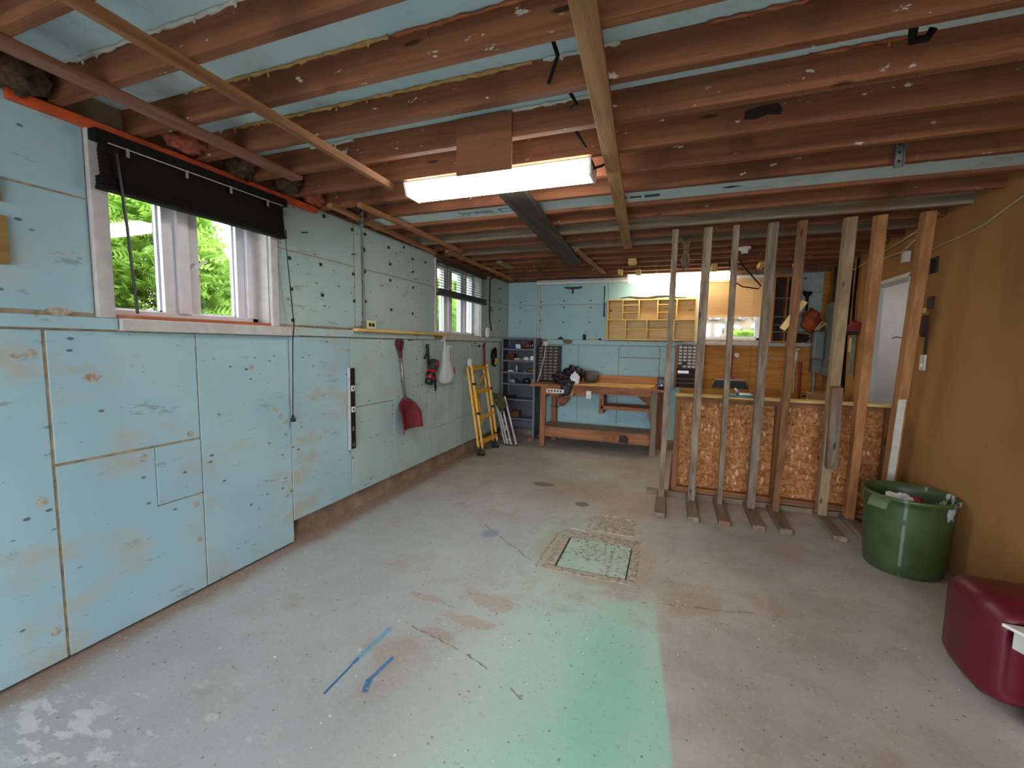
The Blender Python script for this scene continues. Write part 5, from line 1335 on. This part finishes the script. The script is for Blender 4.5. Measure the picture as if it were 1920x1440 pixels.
cord([(1.4, 6.13, 1.26), (1.39, 6.14, 1.1), (1.405, 6.15, 0.95), (1.4, 6.15, 0.86)], 0.007, M['cable_white'], 'hose', fa)
top(MB().tube([(1.455, 6.15, 1.25), (1.47, 6.14, 0.2)], 0.016, 8).build('red_pole', M['red']), 'red pole leaning on the plywood beside the garden tap', 'pole')
top(MB().tube([(1.1, 6.18, 1.42), (1.1, 6.17, 1.34), (1.17, 6.17, 1.27), (1.28, 6.17, 1.28), (1.38, 6.17, 1.35)], 0.005, 6).build('slack_wire', M['cable_white']), 'thin pale wire looping across the plywood', 'wire')
top(MB().tube([(1.695, 5.52, 2.3), (1.69, 5.5, 1.9), (1.695, 5.53, 1.5), (1.69, 5.5, 1.1), (1.69, 5.48, 0.95)], 0.022, 8).build('thick_black_cable', M['cable_black'], smooth=True), 'thick black cable running down the side wall by the doorway', 'cable')
top(MB().tube([(1.69, 5.33, 2.32), (1.685, 5.34, 1.9), (1.69, 5.32, 1.55)], 0.012, 8).build('thin_black_cable', M['cable_black'], smooth=True), 'thinner black cable beside the doorway lining', 'cable')
cl = thing('hanging_clamp', 'long metal clamp with a white label hung beside the doorway', 'clamp', (1.66, 5.28, 1.15))
MB().bar((1.68, 5.27, 1.62), (1.68, 5.27, 1.15), 0.025, 0.03, (0, 1, 0)).build('bar', M['galv'], cl); box('label_strip', (1.655, 1.664, 5.25, 5.285, 1.38, 1.52), M['cream'], cl); box('jaw', (1.63, 1.7, 5.24, 5.3, 1.55, 1.6), M['dark'], cl)
rd = thing('red_bracket', 'red pointed steel bracket on the side wall beside the doorway', 'bracket', (1.65, 5.15, 1.6))
MB().prism([(5.13, 1.66), (5.33, 1.70), (5.33, 1.60), (5.2, 1.58)], 'x', 1.67, 1.7).build('plate', M['red'], rd); MB().prism([(1.45, 1.585), (1.69, 1.66), (1.69, 1.58)], 'y', 5.12, 5.13).build('point', M['red'], rd)
MB().bar((1.52, 5.3, 1.6), (1.69, 5.36, 1.65), 0.02, 0.02).build('wooden_peg', palewood('x'), rd)
cbx = thing('cardboard_box', 'open brown cardboard box behind the half wall near the doorway', 'box', (1.5, 5.3, 0.78))
top(box('low_crate', (1.3, 1.66, 5.15, 5.5, 0.0, 0.78), plain('dark_crate', (96, 70, 48), 0.8), bevel=0.005), 'dark wooden crate on the floor under the cardboard box', 'crate')
mb = MB().box(1.36, 1.62, 5.2, 5.21, 0.78, 0.95).box(1.36, 1.62, 5.42, 5.43, 0.78, 0.95).box(1.36, 1.37, 5.2, 5.43, 0.78, 0.95).box(1.61, 1.62, 5.2, 5.43, 0.78, 0.95).box(1.36, 1.62, 5.2, 5.43, 0.78, 0.785)
mb.build('carton', M['cardboard'], cbx); MB().bar((1.40, 5.2, 0.95), (1.42, 5.12, 0.86), 0.22, 0.006, (0, 0, 1)).build('flap', M['cardboard'], cbx)
top(MB().torus((1.60, 5.34, 0.97), 0.05, 0.012, 'x', 18, 6).torus((1.615, 5.34, 0.965), 0.045, 0.01, 'x', 18, 6).build('cream_cable_coil', M['cream'], smooth=True), 'cream cable coil standing in the cardboard box', 'cable')

# ================================================================== SIDE WALL (BROWN) FITTINGS
ls = thing('light_switch', 'white light switch on the brown fibreboard wall', 'switch', (1.70, 3.99, 1.26))
box('plate', (1.70, 1.7095, 3.955, 4.03, 1.26, 1.375), M['white_plastic'], ls, bevel=0.003); box('toggle', (1.688, 1.70, 3.98, 4.005, 1.285, 1.315), M['white_plastic'], ls, bevel=0.003)
eb = thing('recessed_box', 'empty dark square electrical box above the light switch', 'electrical box', (1.70, 3.97, 1.955))
mb = MB(); y0, y1, z0, z1 = 3.935, 4.02, 1.955, 2.065
mb.box(1.70, 1.7095, y0, y0 + 0.006, z0, z1).box(1.70, 1.7095, y1 - 0.006, y1, z0, z1).box(1.70, 1.7095, y0, y1, z0, z0 + 0.006).box(1.70, 1.7095, y0, y1, z1 - 0.006, z1); mb.build('rim', M['dark_brown'], eb)
box('back', (1.707, 1.7095, y0, y1, z0, z1), plain('hole_black', (26, 14, 10), 0.9), eb)
hd = thing('door_holder', 'rusty bracket and pale block screwed to the brown wall by the uprights', 'bracket', (1.69, 3.96, 1.36))
box('plate', (1.695, 1.7095, 3.93, 4.0, 1.70, 1.79), M['dark_brown'], hd); MB().bar((1.70, 4.03, 1.66), (1.64, 3.93, 1.69), 0.05, 0.04).build('block', palewood('y'), hd, bevel=0.004)
MB().prism([(3.96, 1.66), (4.04, 1.66), (4.03, 1.55), (3.98, 1.5), (3.95, 1.55)], 'x', 1.67, 1.7).build('hanger', M['dark_brown'], hd, bevel=0.006)
box('rail', (1.698, 1.7095, 3.965, 3.985, 1.376, 1.56), M['dark_brown'], hd)
sn = top(box('door_chime', (1.672, 1.7095, 4.33, 4.40, 2.1, 2.185), M['white_plastic'], bevel=0.006), 'small white box on the brown wall above the doorway', 'sensor')
top(MB().tube([(1.70, 4.1, 2.12), (1.70, 3.9, 2.135), (1.70, 3.7, 2.14), (1.70, 3.46, 2.16), (1.70, 3.3, 2.20), (1.70, 3.15, 2.235), (1.70, 2.6, 2.3)], 0.004, 6).build('white_wire', M['cable_white'], smooth=True), 'thin white wire strung along the bare brown wall', 'wire')
top(MB().tube([(1.695, 6.0, 2.3), (1.69, 5.4, 2.22), (1.69, 5.0, 2.25), (1.695, 4.6, 2.28), (1.69, 4.2, 2.31)], 0.006, 6).tube([(1.69, 5.0, 2.24), (1.68, 4.7, 2.2), (1.68, 4.4, 2.19), (1.69, 4.25, 2.25)], 0.005, 6).build('wire_tangle', M['cable_white'], smooth=True), 'tangled pale wires above the doorway', 'wire')
lt = thing('door_latch', 'dark metal latch on the doorway edge', 'latch', (1.69, 4.27, 1.46))
box('plate', (1.69, 1.7095, 4.24, 4.275, 1.46, 1.52), M['dark'], lt); MB().tube([(1.69, 4.26, 1.5), (1.65, 4.3, 1.51), (1.64, 4.33, 1.50)], 0.006, 6).build('hook', M['steel'], lt); MB().bar((1.70, 4.25, 1.53), (1.70, 4.23, 1.62), 0.012, 0.01).build('lever', M['red'], lt)

# ================================================================== HANGING WIRES UNDER THE CEILING
for pts, lab in (([(-0.41, 1.37, 2.46), (-0.42, 1.38, 2.40), (-0.415, 1.50, 2.375), (-0.45, 1.55, 2.35), (-0.47, 1.585, 2.345)], 'black wire end dangling between joists by the spotted batten'),
                 ([(-0.46, 1.68, 2.42), (-0.42, 1.74, 2.37), (-0.41, 1.78, 2.36), (-0.44, 1.80, 2.355)], 'short bent black wire stub near the plywood pad'),
                 ([(-0.46, 2.0, 2.36), (-0.43, 2.08, 2.32)], 'straight short black wire stub beside the bright light')):
    top(MB().tube(pts, 0.007, 6).build('wire_end', M['cable_black'], smooth=True), lab, 'wire')
hkk = top(MB().tube([(0.62, 1.70, 2.44), (0.63, 1.72, 2.37), (0.64, 1.75, 2.35), (0.68, 1.76, 2.355), (0.69, 1.75, 2.375)], 0.012, 8).build('ceiling_hook', M['cable_black'], smooth=True), 'thick black hook screwed in a blob of cured foam on a joist', 'hook')
MB().ico((0.615, 1.70, 2.45), 0.025, 2, (1.2, 0.8, 1), 0.4, 3).build('foam_blob', M['bead'], hkk, smooth=True)
top(MB().tube([(0.62, 5.335, 2.36), (0.64, 5.30, 2.30), (0.7, 5.2, 2.2), (0.82, 5.18, 2.05), (0.80, 5.18, 2.02), (0.65, 5.2, 2.05), (0.55, 5.22, 2.12), (0.53, 5.30, 2.28), (0.52, 5.335, 2.36)], 0.007, 6).build('cable_loop', M['cable_black'], smooth=True), 'black cable loop drooping from the joists before the beige blind', 'cable')
lh = thing('lamp_holder', 'white porcelain lamp holder without a bulb under the joists', 'lamp holder', (0.57, 4.56, 2.27))
MB().lathe([(0.0, 0.058), (0.055, 0.058), (0.055, 0.04), (0.03, 0.03), (0.028, 0.0), (0.0, 0.0)], (0.57, 4.56, 2.271), 20).build('base', M['white_plastic'], lh, smooth=True)
MB().tube([(0.57, 4.56, 2.27), (0.57, 4.56, 2.262)], 0.018, 12).build('socket', M['dark'], lh)

# ================================================================== GREEN BIN AND BURGUNDY CASE
bn = thing('garbage_bin', 'dark green round plastic bin with paint runs by the brown wall', 'bin', (1.46, 3.42, 0))
bc = (1.46, 3.42, 0.0); RB, RT_, HB = 0.198, 0.232, 0.50
MB().lathe([(0, 0.012), (RB - 0.02, 0.012), (RB - 0.006, 0.0), (RB, 0.01), (RB + 0.006, 0.06), (RT_ - 0.01, HB - 0.06), (RT_ - 0.008, HB - 0.03), (RT_ + 0.006, HB - 0.028), (RT_ + 0.008, HB - 0.004), (RT_ + 0.003, HB), (RT_ - 0.008, HB - 0.002), (RT_ - 0.016, HB - 0.05), (RB - 0.008, 0.03), (0, 0.03)], bc, 56).build('tub', M['green_bin'], bn, smooth=True)
for a in (math.radians(216), math.radians(36)):
    ca, sa = math.cos(a), math.sin(a)
    p0 = Vector((bc[0] + (RT_ + 0.0) * ca, bc[1] + (RT_ + 0.0) * sa, HB - 0.02)); p1 = p0 + Vector((ca * 0.028, sa * 0.028, -0.012))
    MB().bar(p0, p1, 0.11, 0.012).bar(p1, p1 + Vector((ca * 0.014, sa * 0.014, -0.045)), 0.11, 0.008, (ca, sa, 0)).build('handle', plain('faded_green', (96, 118, 76), 0.5), bn, bevel=0.003)
top(MB().ico((1.43, 3.46, 0.43), 0.065, 3, (1.2, 0.8, 0.6), 0.5, 2.2, 3).build('waste_paper', M['paper']), 'crumpled white paper inside the green bin', 'paper')
top(MB().ico((1.52, 3.45, 0.44), 0.03, 2, (1, 1, 0.8), 0.3, 2).build('red_wrapper', M['red']), 'small red wrapper inside the green bin', 'wrapper')

cs = thing('hard_case', 'burgundy moulded hard case with a recessed front panel on the floor', 'case', (1.48, 2.25, 0))
def rrect(x0, x1, z0, z1, r, n=5):
    P = []
    for cx, cz, a0 in ((x1 - r, z1 - r, 0), (x0 + r, z1 - r, 90), (x0 + r, z0 + r, 180), (x1 - r, z0 + r, 270)):
        for k in range(n + 1):
            a = math.radians(a0 + 90 * k / n); P.append((cx + r * math.cos(a), cz + r * math.sin(a)))
    return P
def shell(layers):
    mb = MB(); L = [rrect(*l[:5]) for l in layers]; n = len(L[0])
    for P, l in zip(L, layers): mb.v += [Vector((p[0], l[5], p[1])) for p in P]
    for j in range(len(L) - 1):
        for k in range(n): mb.f.append((j * n + k, j * n + (k + 1) % n, (j + 1) * n + (k + 1) % n, (j + 1) * n + k))
    mb.f.append(tuple(range(n))[::-1]); mb.f.append(tuple((len(L) - 1) * n + k for k in range(n)))
    return mb
e0, e1, g0, g1 = 1.19, 1.70, 0.025, 0.44
body = shell([(e0 + 0.05, e1 - 0.05, g0 + 0.05, g1 - 0.06, 0.05, 2.44), (e0 + 0.015, e1 - 0.015, g0 + 0.015, g1 - 0.025, 0.06, 2.42), (e0 + 0.005, e1 - 0.005, g0 + 0.005, g1 - 0.01, 0.065, 2.36),
              (e0, e1, g0, g1, 0.07, 2.26), (e0 + 0.002, e1 - 0.002, g0 + 0.002, g1 - 0.002, 0.07, 2.18), (e0 + 0.006, e1 - 0.006, g0 + 0.006, g1 - 0.006, 0.07, 2.172),
              (e0 + 0.018, e1 - 0.018, g0 + 0.018, g1 - 0.02, 0.065, 2.13), (e0 + 0.036, e1 - 0.036, g0 + 0.036, g1 - 0.04, 0.055, 2.102), (e0 + 0.046, e1 - 0.046, g0 + 0.046, g1 - 0.052, 0.05, 2.1),
              (e0 + 0.058, e1 - 0.058, g0 + 0.058, g1 - 0.065, 0.045, 2.108), (e0 + 0.072, e1 - 0.072, g0 + 0.072, g1 - 0.08, 0.04, 2.108)])
body.build('shell', M['case'], cs, smooth=True)
MB().tube([(1.42, 2.14, 0.02), (1.45, 2.14, 0.02)], 0.02, 12).build('wheel', M['dark'], cs); MB().tube([(1.42, 2.40, 0.02), (1.45, 2.40, 0.02)], 0.02, 12).build('wheel', M['dark'], cs)
wt = thing('white_tray', 'white plastic tray standing against the front of the burgundy case', 'tray', (1.4, 1.98, 0.0))
MB().prism([(1.205, 2.085), (1.60, 2.085), (1.60, 1.86), (1.32, 1.86)], 'z', 0.375, 0.388).build('rim', M['white_plastic'], wt, bevel=0.003)
MB().prism([(1.235, 2.075), (1.58, 2.075), (1.58, 1.88), (1.335, 1.88)], 'z', 0.30, 0.375).build('band', M['trim_grey'], wt, bevel=0.003)
MB().prism([(1.30, 2.065), (1.56, 2.065), (1.56, 1.9), (1.36, 1.9)], 'z', 0.0, 0.30).build('tub', M['white_plastic'], wt, bevel=0.004)

# ================================================================== OUTSIDE: CEDARS AND ROCKERY
def cedar_mesh(seed, n=5000):
    rr = random.Random(seed); vs_ = []; fs_ = []
    for _ in range(n):
        z = rr.uniform(0.0, 1.0); a = rr.uniform(0, 2 * math.pi)
        R = 0.62 * (1 - 0.75 * z ** 1.6) * rr.uniform(0.3, 1.0)
        base = Vector((R * math.cos(a), R * math.sin(a), z * 1.75))
        out = Vector((math.cos(a) + rr.uniform(-.5, .5), math.sin(a) + rr.uniform(-.5, .5), rr.uniform(-0.1, 0.9))).normalized()
        side = out.cross(Vector((rr.uniform(-1, 1), rr.uniform(-1, 1), rr.uniform(-1, 1)))).normalized()
        L = rr.uniform(0.12, 0.26)
        droop = Vector((0, 0, -0.25))
        for k in range(5):
            t0 = k / 5
            p = base + out * L * t0 + droop * L * t0 * t0
            d = (out + droop * 2 * t0).normalized()
            for sgn in (-1, 1):
                w = L * 0.42 * (1 - 0.6 * t0)
                b = len(vs_)
                vs_ += [p, p + d * 0.032, p + (side * sgn * 0.8 + d * 0.9).normalized() * w]
                fs_.append((b, b + 1, b + 2))
        b = len(vs_); e = base + out * L + droop * L
        vs_ += [base - side * 0.004, base + side * 0.004, e]; fs_.append((b, b + 1, b + 2))
    me = bpy.data.meshes.new('foliage'); me.from_pydata([tuple(v) for v in vs_], [], fs_); me.materials.append(M['leaf'])
    return me
cm = [cedar_mesh(1), cedar_mesh(2)]
ced_labels = ['bushy green cedar outside the wide window, centred on its fixed pane', 'bushy green cedar outside the wide window, beyond its opening sash', 'tall cedar outside between the two side windows', 'cedar outside just before the far side window', 'cedar outside the far side window, behind its first pane', 'cedar outside the far side window, behind its middle panes', 'cedar outside past the far side window', 'cedar outside ahead of the wide window']
for i, (x, y, s, z) in enumerate(((-3.85, 2.25, 1.0, 0.95), (-3.9, 3.15, 0.92, 0.95), (-4.1, 4.2, 1.05, 0.95), (-4.0, 5.4, 1.0, 0.95), (-3.9, 6.5, 0.95, 0.95), (-4.0, 7.5, 1.0, 0.95), (-4.1, 8.6, 1.0, 0.95), (-4.0, 1.2, 1.1, 0.95))):
    r = thing('cedar_shrub', ced_labels[i], 'shrub', (x, y, z), 'cedars outside the side wall')
    r.scale = (s, s, s * (0.72 if i == 1 else 0.9)); r.rotation_euler = (0, 0, i * 1.9)
    fo = bpy.data.objects.new('foliage', cm[i % 2]); COL.objects.link(fo); fo.parent = r; fo['kind'] = 'stuff'
    MB().tube([(0, 0, 0), (0, 0, 1.5)], [0.04, 0.01], 8).build('trunk', M['bark'], None, origin=O0).parent = r
bank = MB().prism([(7.6, 0.94), (10.5, 3.2), (10.5, 0.94)], 'x', -4, 6).build('ground_bank', M['soil'], origin=O0)
top(bank, 'sloping garden bank outside the end wall window', 'ground', kind='structure')
rr = random.Random(21); k = 0
rk0 = [MB().ico((0, 0, 0), 1.0, 2, (1.2, 0.8, 0.8), 0.5, 1.6, q).build('rock', M['rock'], None, origin=O0) for q in range(3)]
for row in range(6):
    for c in range(8):
        y = 7.75 + row * 0.28; x = 0.35 + c * 0.27 + rr.uniform(-.06, .06) + (0.13 if row % 2 else 0)
        z = 0.94 + (y - 7.6) * 0.78
        src = rk0[k % 3]
        o = src if k < 3 else src.copy()
        if k >= 3: COL.objects.link(o)
        sc_ = rr.uniform(0.085, 0.11); o.scale = (sc_, sc_, sc_); o.location = (x, y, z + 0.03); o.rotation_euler = (0, 0, rr.uniform(0, 6))
        top(o, 'pale rock set in the garden bank outside the end window', 'rock', 'rocks in the garden bank'); k += 1
r = thing('garden_shrub', 'low bright green shrub before the rocks outside the end window', 'shrub', (1.0, 7.55, 0.95))
fo = bpy.data.objects.new('foliage', cm[0]); COL.objects.link(fo); fo.parent = r; fo['kind'] = 'stuff'; r.scale = (0.5, 0.35, 0.4)
MB().tube([(0, 0, 0), (0, 0, 0.8)], [0.03, 0.01], 8).build('trunk', M['bark'], None, origin=O0).parent = r
